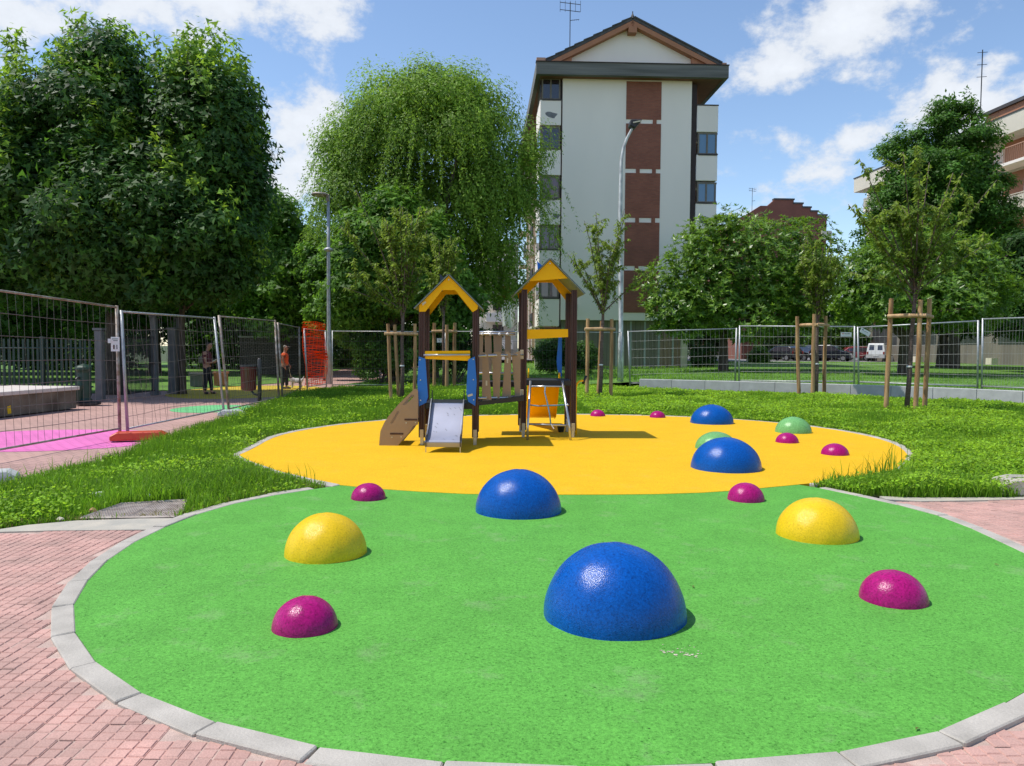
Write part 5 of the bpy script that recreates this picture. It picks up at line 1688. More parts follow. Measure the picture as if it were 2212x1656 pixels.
# small tree behind the hedge
# hedge and bushes
def bush(base, ells, n, leaf, mat, label, seed, name='bush', cat='bush', shape=KITE, nclump=60, cr=.35):
    root = empty(name, base, 0, label, cat)
    loc = [(e[0] - base[0], e[1] - base[1], e[2] - base[2], e[3], e[4], e[5]) for e in ells]
    cc = crown(root, loc, nclump, cr, n, leaf, shape, M[mat], seed, name='foliage')
    r_ = random.Random(seed)
    b = MB()
    for k in range(7):
        e = Vector(tuple(cc[r_.randrange(len(cc))]))
        b.tube(bez(Vector((r_.uniform(-.2, .2), r_.uniform(-.1, .1), 0)), Vector((e.x * .4, e.y * .4, e.z * .6)), e, 5), [.03, .025, .02, .015, .008], 6)
    b.build('stems', M['bark'], root)
p_ = at(830, 800, 32.2)
bush((p_.x, 32.2, 0), [EL(800, 775, 32.2, 45, 40, .8), EL(850, 770, 32.2, 50, 48, .9), EL(900, 765, 32.4, 55, 46, .9), EL(775, 745, 32.6, 30, 26, .7), EL(915, 733, 32.9, 50, 28, .8), EL(850, 725, 33, 40, 22, .7)], 20000, .13, 'hedge_leaf', 'leafy hedge behind the back fence, left of the climbing frame', 61, 'hedge', 'hedge')
p_ = at(990, 790, 33)
bush((p_.x, 33, 0), [EL(980, 770, 33, 60, 35, .8), EL(1040, 765, 33.4, 40, 35, .8), EL(960, 735, 33.6, 60, 28, .8), EL(1040, 735, 33.8, 40, 28, .8)], 14000, .14, 'dark_leaf', 'dark hedge seen through the bridge of the climbing frame', 62, 'hedge', 'hedge')
p_ = at(1190, 798, 41)
bush((p_.x, 41, .15), [EL(1190, 765, 41, 42, 34, .9), EL(1215, 740, 41, 25, 25, .7)], 8000, .15, 'dark_leaf', 'dark shrub seen through the right tower', 63)
p_ = at(1272, 798, 41.5)
bush((p_.x, 41.5, .2), [EL(1262, 770, 41.5, 30, 32, .8)], 4500, .15, 'dark_leaf', 'dark shrub against the building base right of the right tower', 64)
p_ = at(1519, 800, 47)
bush((p_.x, 47, .3), [EL(1519, 770, 47, 31, 30, .9)], 6000, .12, 'dark_leaf', 'clipped round bush beside the corner of the white building', 65, nclump=120, cr=.2)
p_ = at(1640, 790, 60)
bush((p_.x, 60, .3), [EL(1640, 770, 60, 22, 22, .8)], 3000, .2, 'hedge_leaf', 'small shrub on the lawn left of the parked cars', 66)
for k, (u0, lab) in enumerate(((1700, 'dark hedge behind the black parked cars'), (1800, 'dark hedge behind the red car'), (1905, 'dark hedge behind the white van'), (2000, 'dark hedge right of the white van'))):
    Yh = 76 - k * 1.2
    p_ = at(u0, 770, Yh)
    bush((p_.x, Yh, .47), [(p_.x - 1.3, Yh, 2.0, 2.0, .9, 1.6), (p_.x + 1.4, Yh, 2.3, 2.0, .9, 1.9), (p_.x, Yh, 3.0, 1.5, .8, 1.3)], 5000, .3, 'dark_leaf' if k != 1 else 'hedge_leaf', lab, 90 + k, 'hedge', 'hedge', nclump=50, cr=.5)
# trees along the street behind the cars
for k, (u, v, w_, h_, lab) in enumerate(((1500, 690, 90, 70, 'far dark street tree behind the clipped bush'), (1640, 705, 90, 55, 'far dark street tree above the dark parked cars'), (1790, 705, 100, 50, 'far dark street tree above the red car'),
                                       (1930, 705, 100, 50, 'far dark street tree above the white van'), (1720, 720, 60, 30, 'far bright bushy tree between the parked cars'))):
    Y_ = 116 if k < 4 else 108
    e = [EL(u, v, Y_, w_, h_, 4), EL(u + 50, v + 15, Y_, w_ * .7, h_ * .7, 4)]
    big_tree((e[0][0], Y_, .3), lab, e, 40, 1.6, 7000, .7, DART, 'dark_leaf' if k < 4 else 'light_maple_leaf', 70 + k, 3, .3, 'street trees behind the parked cars', limbs=5)
# ------------------------------------------------------------------ white apartment building
M['plaster'] = pm('plaster', (.90, .81, .72), .9, .03, .5, col2=(.86, .775, .69), stretch=(1, 1, .35))
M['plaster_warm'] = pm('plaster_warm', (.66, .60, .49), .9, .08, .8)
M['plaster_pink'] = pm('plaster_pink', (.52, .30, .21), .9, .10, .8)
M['brick'] = brickmat('brick', (.32, .105, .062), (.26, .082, .05), (.22, .11, .075), w=.25, h=.085, ms=.010)
M['fascia'] = pm('fascia', (.17, .165, .15), .9, .35, .8, bump=.3, bs=10, stretch=(.25, .25, 6), col2=(.10, .10, .09))
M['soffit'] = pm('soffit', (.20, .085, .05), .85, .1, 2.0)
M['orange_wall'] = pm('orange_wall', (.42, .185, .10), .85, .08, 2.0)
M['roof_tile'] = pm('roof_tile', (.085, .080, .078), .8, .3, 3.0, bump=.5, bs=8)
M['frame_brown'] = pm('frame_brown', (.17, .145, .11), .6, .15, 3.0)
M['sill_dark'] = pm('sill_dark', (.06, .05, .045), .6, .2, 3.0)
M['slit'] = pm('slit', (.035, .02, .018), .7, .2, 3.0)
M['glass_dark'] = glassmat('glass_dark', (.028, .022, .03))
M['glass_sky_tint'] = glassmat('glass_sky_tint', (.09, .19, .31))  # blue sky reflection put into the base colour of the glass
M['glass_plum'] = glassmat('glass_plum', (.14, .06, .065))
M['clad'] = pm('clad', (.19, .17, .14), .7, .2, .7, stretch=(3, 3, .4), col2=(.155, .14, .115))
M['clad_pink'] = pm('clad_pink', (.28, .19, .145), .7, .2, .7, stretch=(3, 3, .4))
M['mullion'] = pm('mullion', (.38, .41, .45), .5, .1, 2.0, metal=.2)
M['patch'] = pm('patch', (.20, .20, .21), .95, .2, 5.0)
K = 36.13
bx0 = at(1211, 760, 46)
bld = empty('apartment_building', (bx0.x, 46.35, .15), R(2.2), 'tall white apartment block with brick panels and gabled roof', 'building')
def lx(u): return (u - 1211) / K
def lz(v): return at(1350, v, 46).z - .15
W_, D_ = lx(1490), 30.0
def part(name, mat, parent=bld, bevel=0.0, **kw):
    b = MB()
    for bb in kw['boxes']:
        b.bx(*bb)
    return b.build(name, M[mat], parent, bevel=bevel)
ztop = lz(165)
part('wall', 'plaster', boxes=[(0, W_, 0, D_, lz(692), ztop)])
part('ground_floor', 'clad', boxes=[(.05, W_ - .05, .35, D_, 0, lz(692))])
vlines = [170, 253, 262, 361, 370, 468, 478, 573, 583, 675]
for i in range(0, 10, 2):
    pn = part('brick_panel', 'brick', boxes=[(lx(1348), lx(1424), -.025, .02, lz(vlines[i + 1]), lz(vlines[i]))])
    if i < 8:
        for x0, x1 in ((1371, 1379), (1406, 1414)):
            part('brick_tab', 'brick', pn, boxes=[(lx(x0), lx(x1), -.045, .015, lz(vlines[i + 2] + 7), lz(vlines[i + 1] - 3))])
# ground floor: cladding boards between metal posts
mu = [1242 + 31.2 * k for k in range(9)]
for k in range(8):
    pn = part('cladding_panel', 'clad_pink' if k > 5 else 'clad', boxes=[(lx(mu[k]) + .05, lx(mu[k + 1]) - .05, .30, .36, .15, lz(694))])
    for q in (1, 2):
        xx = lx(mu[k]) + (mu[k + 1] - mu[k]) / K * q / 3
        part('board_joint', 'slit', pn, boxes=[(xx - .006, xx + .006, .292, .31, .16, lz(695))])
    part('mullion', 'mullion', boxes=[(lx(mu[k + 1]) - .055, lx(mu[k + 1]) + .055, .26, .37, .05, lz(694))])
part('base_sill', 'mullion', boxes=[(lx(1240), lx(1487), .25, .37, 0, .12)])
part('wall_edge', 'plaster_warm', boxes=[(W_ - .35, W_, .02, .5, 0, lz(692) - .01)])
# enclosed balconies on both sides
def balcony(x0, x1, z0, z1, y0, y1, patch=None, z_win=None, side=-1, glass='glass_dark', nm='balcony'):
    b = MB()
    b.bx(x0, x1, y0, y0 + .12, z0, z1)
    xs = x0 if side < 0 else x1
    b2 = part(nm, 'plaster', boxes=[(x0, x1, y0, y0 + .12, z0, z1)], bevel=.02)
    part('balcony_side', 'plaster', b2, boxes=[(xs - (0 if side < 0 else .1), xs + (.1 if side < 0 else 0), y0 + .12, y1, z0 + .02, z1 - .02)])
    part('balcony_floor', 'plaster', b2, boxes=[(x0 + .1, x1 - .001, y0 + .12, y1, z0 + .05, z0 + .2)])
    part('parapet_cap', 'sill_dark', b2, boxes=[(x0 - .02, x1 + .02, y0 - .03, y0 + .14, z1, z1 + .06)])
    if patch:
        px, pz, pw, ph = patch
        pts = [(px + math.cos(a) * pw * (1 + .25 * math.sin(3 * a)), y0 - .004, pz + math.sin(a) * ph * (1 + .3 * math.cos(2 * a + 1))) for a in np.linspace(0, 6.28, 14, endpoint=False)]
        bb = MB(); bb.add(pts, [tuple(range(14))]); bb.build('bare_patch', M['patch'], b2)
    if z_win:
        wz0, wz1 = z_win
        fr = part('window', 'frame_brown', boxes=[(x0 + .08, x0 + .17, y0 + .04, y0 + .12, wz0, wz1), (x1 - .14, x1 - .05, y0 + .04, y0 + .12, wz0, wz1), (x0 + .17, x1 - .14, y0 + .04, y0 + .12, wz1 - .09, wz1), (x0 + .17, x1 - .14, y0 + .04, y0 + .12, wz0, wz0 + .08),
                                                  ((x0 + x1) / 2 - .05, (x0 + x1) / 2 + .05, y0 + .04, y0 + .12, wz0 + .08, wz1 - .09)])
        for a_, b_ in ((x0 + .17, (x0 + x1) / 2 - .05), ((x0 + x1) / 2 + .05, x1 - .14)):
            part('pane', glass, fr, boxes=[(a_, b_, y0 + .07, y0 + .09, wz0 + .08, wz1 - .09)])
        part('veranda_side', 'frame_brown', fr, boxes=[(xs - (0 if side < 0 else .05), xs + (.05 if side < 0 else 0), y0 + .05, y0 + 2.4, wz0, wz0 + .1), (xs - (0 if side < 0 else .05), xs + (.05 if side < 0 else 0), y0 + .05, y0 + 2.4, wz1 - .1, wz1)])
        part('side_pane', glass, fr, boxes=[(xs - (.01 if side > 0 else -.01), xs + (.03 if side < 0 else -.03), y0 + .12, y0 + 2.4, wz0 + .1, wz1 - .1)])
        part('inner_wall', 'plaster_pink', fr, boxes=[(min(xs, x1 if side < 0 else x0) + .05, max(xs, x1 if side < 0 else x0) - .05, y0 + 2.4, y0 + 2.5, wz0, wz1)])
        part('window_sill', 'sill_dark', fr, boxes=[(x0 + .10, x1 - .02, y0 - .03, y0 + .13, wz0 - .07, wz0)])
LX0, LX1 = lx(1163), lx(1208)
fl = [(213, 268, 165, 212), (321, 377, 271, 319), (430, 485, 379, 428), (540, 592, 488, 538), (646, 706, 596, 644)]
for k, (a, b_, c, d) in enumerate(fl):
    balcony(LX0, LX1, lz(b_), lz(a), .05, 3.4, patch={0: (lx(1187), lz(246), .33, .2), 2: (lx(1200), lz(466), .2, .16)}.get(k), z_win=(lz(d), lz(c)), side=-1, glass='glass_plum' if k >= 2 else 'glass_dark')
part('recess_shade', 'slit', boxes=[(LX1 + .01, -.02, .10, .6, lz(700), lz(172))])  # dark strip, the shade of the recess put into its colour
RX0, RX1 = lx(1503), lx(1549)
fr_ = [(219, 277, None), (327, 384, (lz(326), lz(278))), (434, 490, (lz(432), lz(387))), (543, 598, (lz(541), lz(495)))]
for k, (a, b_, zw) in enumerate(fr_):
    balcony(RX0, RX1, lz(b_), lz(a), .05, 3.2, patch={2: (lx(1527), lz(472), .42, .3)}.get(k), z_win=zw, side=1, glass='glass_sky_tint')
part('recess_shade', 'slit', boxes=[(W_ + .02, RX0 - .01, .12, .6, lz(600), lz(172))])  # right recess, its shade likewise given as a dark brown strip
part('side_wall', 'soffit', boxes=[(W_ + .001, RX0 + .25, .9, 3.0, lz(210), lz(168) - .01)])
# left flank: pilasters, windows and balconies seen at a slant
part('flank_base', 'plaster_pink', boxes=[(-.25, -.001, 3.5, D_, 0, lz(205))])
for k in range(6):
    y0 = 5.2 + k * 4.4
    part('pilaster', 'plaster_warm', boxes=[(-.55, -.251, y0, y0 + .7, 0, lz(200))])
    for j in range(6):
        zf = lz(706) + j * 3.0 + .05
        wn_ = part('window', 'white', boxes=[(-.33, -.252, y0 + 1.2, y0 + 2.4, zf + .9, zf + 2.3)])
        part('pane', 'glass_dark', wn_, boxes=[(-.345, -.331, y0 + 1.3, y0 + 2.3, zf + 1.0, zf + 2.2)])
        if k % 2 == 0 and j < 5:
            bb = part('balcony', 'plaster_warm', boxes=[(-1.35, -.56, y0 + .72, y0 + 3.4, zf - .05, zf + .12)])
            part('railing', 'slit', bb, boxes=[(-1.36, -1.30, y0 + .75, y0 + 3.4, zf + .12, zf + 1.0)])
# roof
fz0, fz1 = lz(167.5), lz(141)
part('fascia', 'fascia', boxes=[(lx(1152), lx(1561), -.75, -.45, fz0, fz1), (lx(1152), lx(1152) + .25, -.45, D_, fz0, fz1), (lx(1561) - .25, lx(1561), -.45, D_, fz0, fz1)])
part('fascia_cap', 'slit', boxes=[(lx(1152) - .03, lx(1561) + .03, -.79, -.43, fz1, fz1 + .05)])
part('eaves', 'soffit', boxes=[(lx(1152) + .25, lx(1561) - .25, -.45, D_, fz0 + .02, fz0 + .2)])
ax, az, ex0, ex1, ez = lx(1356), lz(44), lx(1176), lx(1546), lz(139)
gw = MB().extr([(lx(1228), -.10, fz1 - .1), (lx(1485), -.10, fz1 - .1), (lx(1485), -.10, lz(118)), (ax, -.10, lz(56)), (lx(1228), -.10, lz(118))], (0, .3, 0)).build('gable_wall', M['plaster'], bld)
for sx, e in ((-1, ex0), (1, ex1)):
    # plastered corner pieces, orange soffit and tiled slope with stepped tile edge
    cu = 1228 if sx < 0 else 1485
    MB().extr([(e, -.4, ez - .1), (lx(cu), -.4, ez - .1), (lx(cu), -.4, lz(118) + .25)] if sx < 0 else [(lx(cu), -.4, ez - .1), (e, -.4, ez - .1), (lx(cu), -.4, lz(118) + .25)], (0, .32, 0)).build('gable_corner', M['orange_wall'], bld)
    n = Vector((sx * (az - ez), 0, abs(e - ax))).normalized()
    a_, b_ = Vector((ax, 0, az)), Vector((e, 0, ez))
    lo = [a_ + Vector((0, -.55, 0)), b_ + Vector((0, -.55, 0)), b_ + Vector((0, D_, 0)), a_ + Vector((0, D_, 0))]
    if sx > 0: lo = lo[::-1]
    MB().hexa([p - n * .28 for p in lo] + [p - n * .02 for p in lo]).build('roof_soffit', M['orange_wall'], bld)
    sl_ = MB().hexa([p for p in lo] + [p + n * .16 for p in lo]).build('roof_slope', M['roof_tile'], bld)
    d = (b_ - a_)
    for k in range(9):
        s0, s1 = a_ + d * (k / 9), a_ + d * ((k + 1.0) / 9)
        q = [s0 + Vector((0, -.60, 0)), s1 + Vector((0, -.60, 0)), s1 + Vector((0, 1.2, 0)), s0 + Vector((0, 1.2, 0))]
        if sx > 0: q = q[::-1]
        hi = [q[0] + n * .18, q[1] + n * .24, q[2] + n * .24, q[3] + n * .18] if sx < 0 else [q[0] + n * .18, q[1] + n * .18, q[2] + n * .24, q[3] + n * .24]
        MB().hexa([p + n * .162 for p in q] + hi).build('tile_course', M['roof_tile'], sl_)
part('ridge_beam', 'orange_wall', boxes=[(ax - .24, ax + .24, -.62, 0, az - .75, az - .38)])
MB().lathe([(.14, 0), (.10, .15), (.03, .3), (.03, .42)], (ax, -.45, az + .1), 8).build('finial', M['roof_tile'], bld)
part('gutter_box', 'plaster_pink', boxes=[(lx(1153), lx(1172), -.5, .3, fz1 + .06, fz1 + .33)])
part('gutter_box', 'plaster_pink', boxes=[(lx(1547), lx(1559), -.5, .3, fz1 + .06, fz1 + .25)])
part('meter_box', 'plaster_warm', boxes=[(lx(1242), lx(1247), -.15, 0, lz(672), lz(658))])
part('inner_porch', 'plaster_warm', boxes=[(-1.3, -.02, 3.3, 3.5, 0, lz(707))])
part('porch_beam', 'soffit', boxes=[(-1.25, -.03, .1, 3.28, lz(706) - .35, lz(706) - .05)])
# laundry on the side balconies
def laundry(u, v, Y, w, h_, mat, label):
    p = at(u, v, Y)
    root = empty('laundry', p, 0, label, 'laundry')
    b = MB()
    n = 8
    vs_ = []
    for i in range(n):
        x = -w / 2 + w * i / (n - 1)
        vs_ += [(x, .05 * math.sin(i * 1.7), h_ / 2), (x * .92, .08 * math.sin(i * 1.9 + 1), 0), (x * .8, .10 * math.sin(i * 1.5 + 2), -h_ / 2 + .1 * math.sin(i))]
    b.add(vs_, [q for i in range(n - 1) for q in ((i * 3, i * 3 + 3, i * 3 + 4, i * 3 + 1), (i * 3 + 1, i * 3 + 4, i * 3 + 5, i * 3 + 2))])
    b.build('cloth', M[mat], root, smooth=True)
    MB().tube([(-w / 2, 0, h_ / 2 + .02), (w / 2, 0, h_ / 2 + .02)], .012, 5).build('line', M['wire'], root)
laundry(1098, 680, 50, .9, 1.6, 'white', 'white sheet hung out low on the side of the white building')
M['cloth_red'] = pm('cloth_red', (.30, .012, .02), .9, .15, 8)
laundry(1092, 632, 53, .7, .9, 'cloth_red', 'red cloth hung out on the side of the white building')
# antennas
def antenna(p, h_, w, label, kind=0):
    root = empty('antenna', p, 0, label, 'antenna', 'roof antennas')
    MB().tube([(0, 0, -.3), (0, 0, h_)], .035, 6).build('mast', M['iron_dark'], root)
    if kind == 0:
        for z in (h_ - .1, h_ - w * .42):
            MB().tube([(-w / 2, 0, z + .08 * 1), (w / 2, 0, z - .08)], .025, 5).build('boom', M['iron_dark'], root)
        for i in range(5):
            x = -w / 2 + w * i / 4
            MB().tube([(x, -.1, h_ + .05), (x, -.1, h_ - w * .5)], .014, 4).build('element', M['iron_dark'], root)
        MB().tube([(0, 0, h_ * .55), (w * .45, 0, h_ * .58)], .02, 5).build('boom', M['iron_dark'], root)
        for i in range(4):
            x = w * .1 * (i + 1)
            MB().tube([(x, -.12, h_ * .56 - .08), (x, .12, h_ * .56 + .1)], .012, 4).build('element', M['iron_dark'], root)
    else:
        for k in range(3):
            z = h_ * (.95 - .2 * k)
            MB().tube([(-w * .4, 0, z), (w * .4, 0, z + .05)], .02, 5).build('element', M['iron_dark'], root)
p = at(1231, 94, 56)
antenna(p, at(1231, 5, 56).z - p.z, 1.45, 'tall grid antenna on the roof of the white building')
# ------------------------------------------------------------------ stepped brick house far behind
Y_ = 112
p0 = at(1683, 780, Y_)
root = empty('brick_house', (p0.x, Y_, .2), R(3), 'far red brick house with a stepped gable', 'building')
kk = Y_ / F
steps = [(1583, 478), (1602, 470), (1616, 461), (1635, 449), (1650, 449), (1665, 436), (1707, 436), (1707, 444), (1727, 444), (1727, 452), (1745, 452), (1745, 460), (1760, 460), (1760, 468), (1780, 468), (1780, 800), (1583, 800)]
M['far_brick'] = pm('far_brick', (.22, .085, .06), .9, .12, .6, bump=.1)
pts = [Vector(((u - 1683) * kk, 0, CAM_H - .2 + (754 - v) * kk)) for u, v in steps]
plate('gable', pts, .6, M['far_brick'], root)
for a, c in ((5, 6), (7, 8), (9, 10), (11, 12), (13, 14)):
    MB().bx(min(pts[a].x, pts[c].x) - .1, max(pts[a].x, pts[c].x) + .1, -.1, .7, pts[a].z, pts[a].z + .22).build('coping', M['roof_tile'], root)
MB().bx(pts[-1].x, pts[-2].x, .601, 20, 0, pts[0].z - .3).build('body', M['far_brick'], root)
MB().bx((1768 - 1683) * kk, (1789 - 1683) * kk, -.4, 6, pts[14].z - 3.4, pts[14].z - 2.2).build('balcony', M['plaster_warm'], root)
p = at(1624, 470, 114)
antenna(p, at(1624, 407, 114).z - p.z, 1.0, 'thin antenna on the far stepped brick house')
p = at(1560, 520, 114)
antenna(p, at(1560, 460, 114).z - p.z, .8, 'thin antenna right of the white building, left of the stepped house', 0)
# ------------------------------------------------------------------ right apartment block
RB = empty('apartment_block', (36.4, 46, .3), R(4.5), 'long terracotta and white apartment block with balconies behind the linden', 'building')
def rpart(name, mat, *bx_, parent=RB):
    b = MB()
    for q in bx_:
        b.bx(*q)
    return b.build(name, M[mat], parent)
RT, RD = 17.5, 28.0
rpart('wall', 'orange_wall', (0, 12, -6, RD, 0, RT - 1.3))
rpart('ground_floor', 'clad', (-.25, -.13, -6, RD, 0, 3.6))
rpart('fascia', 'plaster_warm', (-1.6, 12, -6.5, RD + .6, RT - 1.3, RT))
rpart('fascia_cap', 'sill_dark', (-1.65, 12, -6.6, RD + .65, RT, RT + .08))
for j in range(1, 5):
    zf = .9 + j * 3.35
    rpart('string_course', 'plaster_warm', (-.12, -.001, -6, RD, zf - .35, zf))
    for k in range(6):
        y0 = -5.0 + k * 5.6
        bb = rpart('balcony', 'plaster', (-1.5, -.13, y0, y0 + 4.0, zf - .2, zf))
        rl = MB()
        for q in np.linspace(0, 4.0, 22):
            rl.bx(-1.48, -1.455, y0 + q - .012, y0 + q + .012, zf, zf + 1.0)
        rl.bx(-1.5, -1.43, y0, y0 + 4.0, zf + 1.0, zf + 1.05)
        if (k + j) % 2:
            rl.bx(-1.452, -1.44, y0 + .02, y0 + 3.98, zf + .05, zf + .95)
        rl.build('railing', M['plaster_pink' if (k + j) % 2 == 0 else 'plaster_warm'], bb)
        wn_ = rpart('window', 'white', (-.06, -.001, y0 + .8, y0 + 2.2, zf + .1, zf + 2.3))
        rpart('pane', 'glass_dark', (-.08, -.061, y0 + .9, y0 + 1.45, zf + .25, zf + 2.2), (-.08, -.061, y0 + 1.55, y0 + 2.1, zf + .25, zf + 2.2), parent=wn_)
        rpart('white_panel', 'plaster', (-.10, -.002, y0 + 4.3, y0 + 5.9, zf + .05, zf + 2.6))
rpart('ground_pier', 'plaster_warm', *[(-.3, -.001, -5 + 3.4 * k, -4 + 3.4 * k, 0, .54) for k in range(1)])
for k in range(8):
    rpart('ground_pier', 'plaster_warm', (-1.4, -.9, -4 + 4.4 * k, -3.4 + 4.4 * k, 0, .55 + .14))
rpart('dormer', 'orange_wall', (1.0, 5, 10.0, 14.0, RT + .09, RT + 1.7))
rpart('dormer_cap', 'sill_dark', (.8, 5.2, 9.8, 14.2, RT + 1.7, RT + 1.95))
ch = rpart('chimney', 'plaster_pink', (.6, 2.0, 6.8, 8.4, RT + .09, RT + 2.7))
rpart('chimney_cap', 'sill_dark', (.4, 2.2, 6.6, 8.6, RT + 2.7, RT + 2.9), parent=ch)
p = at(2118, 240, 56)
antenna(p, at(2118, 108, 56).z - p.z, .9, 'tall mast antenna on the roof of the right apartment block', 1)
# pale house glimpsed between the left trees
p = at(433, 760, 62)
root = empty('pale_house', (p.x, 62, 0), R(10), 'pale house glimpsed between the park trees on the left', 'building')
MB().bx(-1.2, 1.2, 0, 6, 0, 4.6).build('wall', M['plaster'], root)
MB().extr([(-1.5, -.2, 4.6), (1.5, -.2, 4.6), (0, -.2, 5.8)], (0, 6.4, 0)).build('roof', M['mullion'], root)
MB().bx(-.5, .5, -.04, 0, 1.2, 2.6).build('window', M['glass_dark'], root)
# balcony house far behind the tree gap
p = at(1075, 740, 84)
root = empty('far_house', (p.x, 86, .1), R(5), 'far cream house with stacked balconies seen in the gap beside the white building', 'building')
MB().bx(-2.0, 2.2, 0, 8, 0, 13).build('wall', M['plaster_warm'], root)
for j in range(4):
    bb = MB().bx(-1.4, 1.6, -1.2, -.001, 1.2 + j * 3, 2.2 + j * 3).build('balcony', M['plaster'], root)
    MB().bx(-.6, .6, -.05, -.001, 2.5 + j * 3, 3.9 + j * 3).build('window', M['glass_dark'], root)
# stone wall behind the litter bin
M['stone_wall'] = brickmat('stone_wall', (.17, .14, .12), (.10, .085, .075), (.045, .04, .035), w=.22, h=.085, ms=.02, axis='XZ', bump=1.0)
p = at(565, 770, 41)
root = empty('stone_wall', (p.x, 41, 0), R(-4), 'grey rough stone wall behind the litter bin and the person in orange', 'wall')
MB().bx(-1.2, 3.6, 0, .35, 0, 1.95).build('masonry', M['stone_wall'], root)
MB().bx(-1.25, 3.65, -.04, .39, 1.95, 2.03).build('coping', M['concrete'], root)
# ------------------------------------------------------------------ parked cars
M['tyre'] = pm('tyre', (.015, .015, .015), .9, .2, 5)
M['rim'] = pm('rim', (.4, .4, .42), .4, .1, 5, metal=.8)
M['headlight'] = glassmat('headlight', (.55, .56, .58), .1)
M['tail_light'] = glassmat('tail_light', (.25, .01, .01), .2)
def carpaint(name, col):
    mt, n, p, o = newmat(name)
    p.inputs['Base Color'].default_value = c4(col)
    p.inputs['Roughness'].default_value = .3
    p.inputs['Coat Weight'].default_value = 1.0
    p.inputs['Coat Roughness'].default_value = .05
    return mt
def car(loc, rz, col, label, kind='hatch', s=1.0):
    """x is forward; body outline in side view pulled to width with rounded flanks"""
    root = empty('parked_van' if kind == 'van' else 'parked_car', loc, rz, label, 'van' if kind == 'van' else 'car', 'vehicles parked along the street')
    root.scale = (s, s, s)
    mt = carpaint('paint_' + label[:10], col)
    if kind == 'van':
        prof_ = [(-2.05, .35), (-2.1, .75), (-2.05, 1.1), (-1.92, 1.72), (-1.80, 1.84), (.35, 1.86), (.75, 1.72), (1.25, 1.12), (1.85, .98), (2.05, .75), (2.08, .35)]
        roof_z, belt = 1.84, 1.05
        win = [(.35, 1.72), (.72, 1.62), (1.10, 1.12), (.35, 1.08)]
        wins = [win]
        wheels = (-1.35, 1.35)
    else:
        prof_ = [(-2.0, .32), (-2.05, .62), (-1.98, .92), (-1.70, 1.36), (-1.45, 1.47), (.0, 1.50), (.40, 1.42), (1.0, .98), (1.80, .84), (2.02, .66), (2.05, .32)]
        if kind == 'suv':
            prof_ = [(x, z * 1.1 if z > .5 else z) for x, z in prof_]
        belt = .92 * (1.1 if kind == 'suv' else 1)
        k_ = 1.1 if kind == 'suv' else 1
        wins = [[(-1.62, 1.30 * k_), (-1.40, 1.40 * k_), (-.55, 1.42 * k_), (-.55, .96 * k_), (-1.72, .96 * k_)], [(-.47, 1.42 * k_), (.0, 1.42 * k_), (.34, 1.34 * k_), (.82, .96 * k_), (-.47, .96 * k_)]]
        wheels = (-1.3, 1.3)
    hw = .86
    secs = [(-hw, .80, .18), (-hw * .98, 1.0, 0), (hw * .98, 1.0, 0), (hw, .80, .18)]
    def ring(y, inset):
        out_ = []
        for x, z in prof_:
            zz = z
            yy = y * (1 - (.16 if zz > belt + .05 else 0) * min(1, (zz - belt) / .5)) if zz > belt else y
            out_.append((x * (1 - inset * .02), yy, zz - (inset * .02 if zz > 1 else 0)))
        return out_
    n = len(prof_)
    vs_ = []
    ys = [(-hw, 1), (-hw * .9, 0), (hw * .9, 0), (hw, 1)]
    for y, i_ in ys:
        vs_ += ring(y, i_)
    fs_ = []
    for k in range(3):
        for i in range(n):
            i2 = (i + 1) % n
            fs_.append((k * n + i, (k + 1) * n + i, (k + 1) * n + i2, k * n + i2))
    fs_.append(tuple(range(n)))
    fs_.append(tuple(range(3 * n, 4 * n))[::-1])
    b = MB(); b.add(vs_, fs_)
    body = b.build('body', mt, root, bevel=.03)
    def side_y(z, sgn):
        return sgn * (hw * (1 - .16 * min(1, max(0, (z - belt) / .5))) + .006)
    for sgn in (-1, 1):
        for w_ in wins:
            bb = MB()
            pts = [(x, side_y(z, sgn), z) for x, z in w_]
            bb.add(pts, [tuple(range(len(pts)))])
            bb.build('side_window', M['glass_dark'], root)
        bb = MB(); bb.box((-.5, sgn * (hw + .008), belt - .08), (.16, .02, .03)); bb.build('door_handle', M['iron_dark'], root)
        bb = MB(); bb.box((.55, sgn * (hw + .08), belt + .08), (.16, .16, .12)); bb.build('mirror', mt, root, bevel=.02)
        for wx in wheels:
            wh = MB().tube([(wx, sgn * (hw - .16), .31), (wx, sgn * (hw + .012), .31)], .31, 18).build('wheel', M['tyre'], root)
            MB().tube([(wx, sgn * (hw + .012), .31), (wx, sgn * (hw + .02), .31)], .20, 14).build('rim', M['rim'], wh)
        MB().box((2.0 if kind != 'van' else 2.02, sgn * .62, .70), (.12, .34, .16)).build('headlight', M['headlight'], root, bevel=.03)
        MB().box((-2.02 if kind != 'van' else -2.07, sgn * .74, .85), (.08, .16, .28)).build('tail_light', M['tail_light'], root, bevel=.02)
    # windscreen and rear window set on the slopes
    def pane_(x0, z0, x1, z1, w0, w1, nm):
        d_ = Vector((z1 - z0, 0, -(x1 - x0))).normalized() * (.012 if x0 > 0 else -.012)
        if d_.z < 0: d_ = -d_
        bb = MB(); bb.add([Vector((x0, -w0, z0)) + d_, Vector((x0, w0, z0)) + d_, Vector((x1, w1, z1)) + d_, Vector((x1, -w1, z1)) + d_], [(0, 1, 2, 3)])
        bb.build(nm, M['glass_dark'], root)
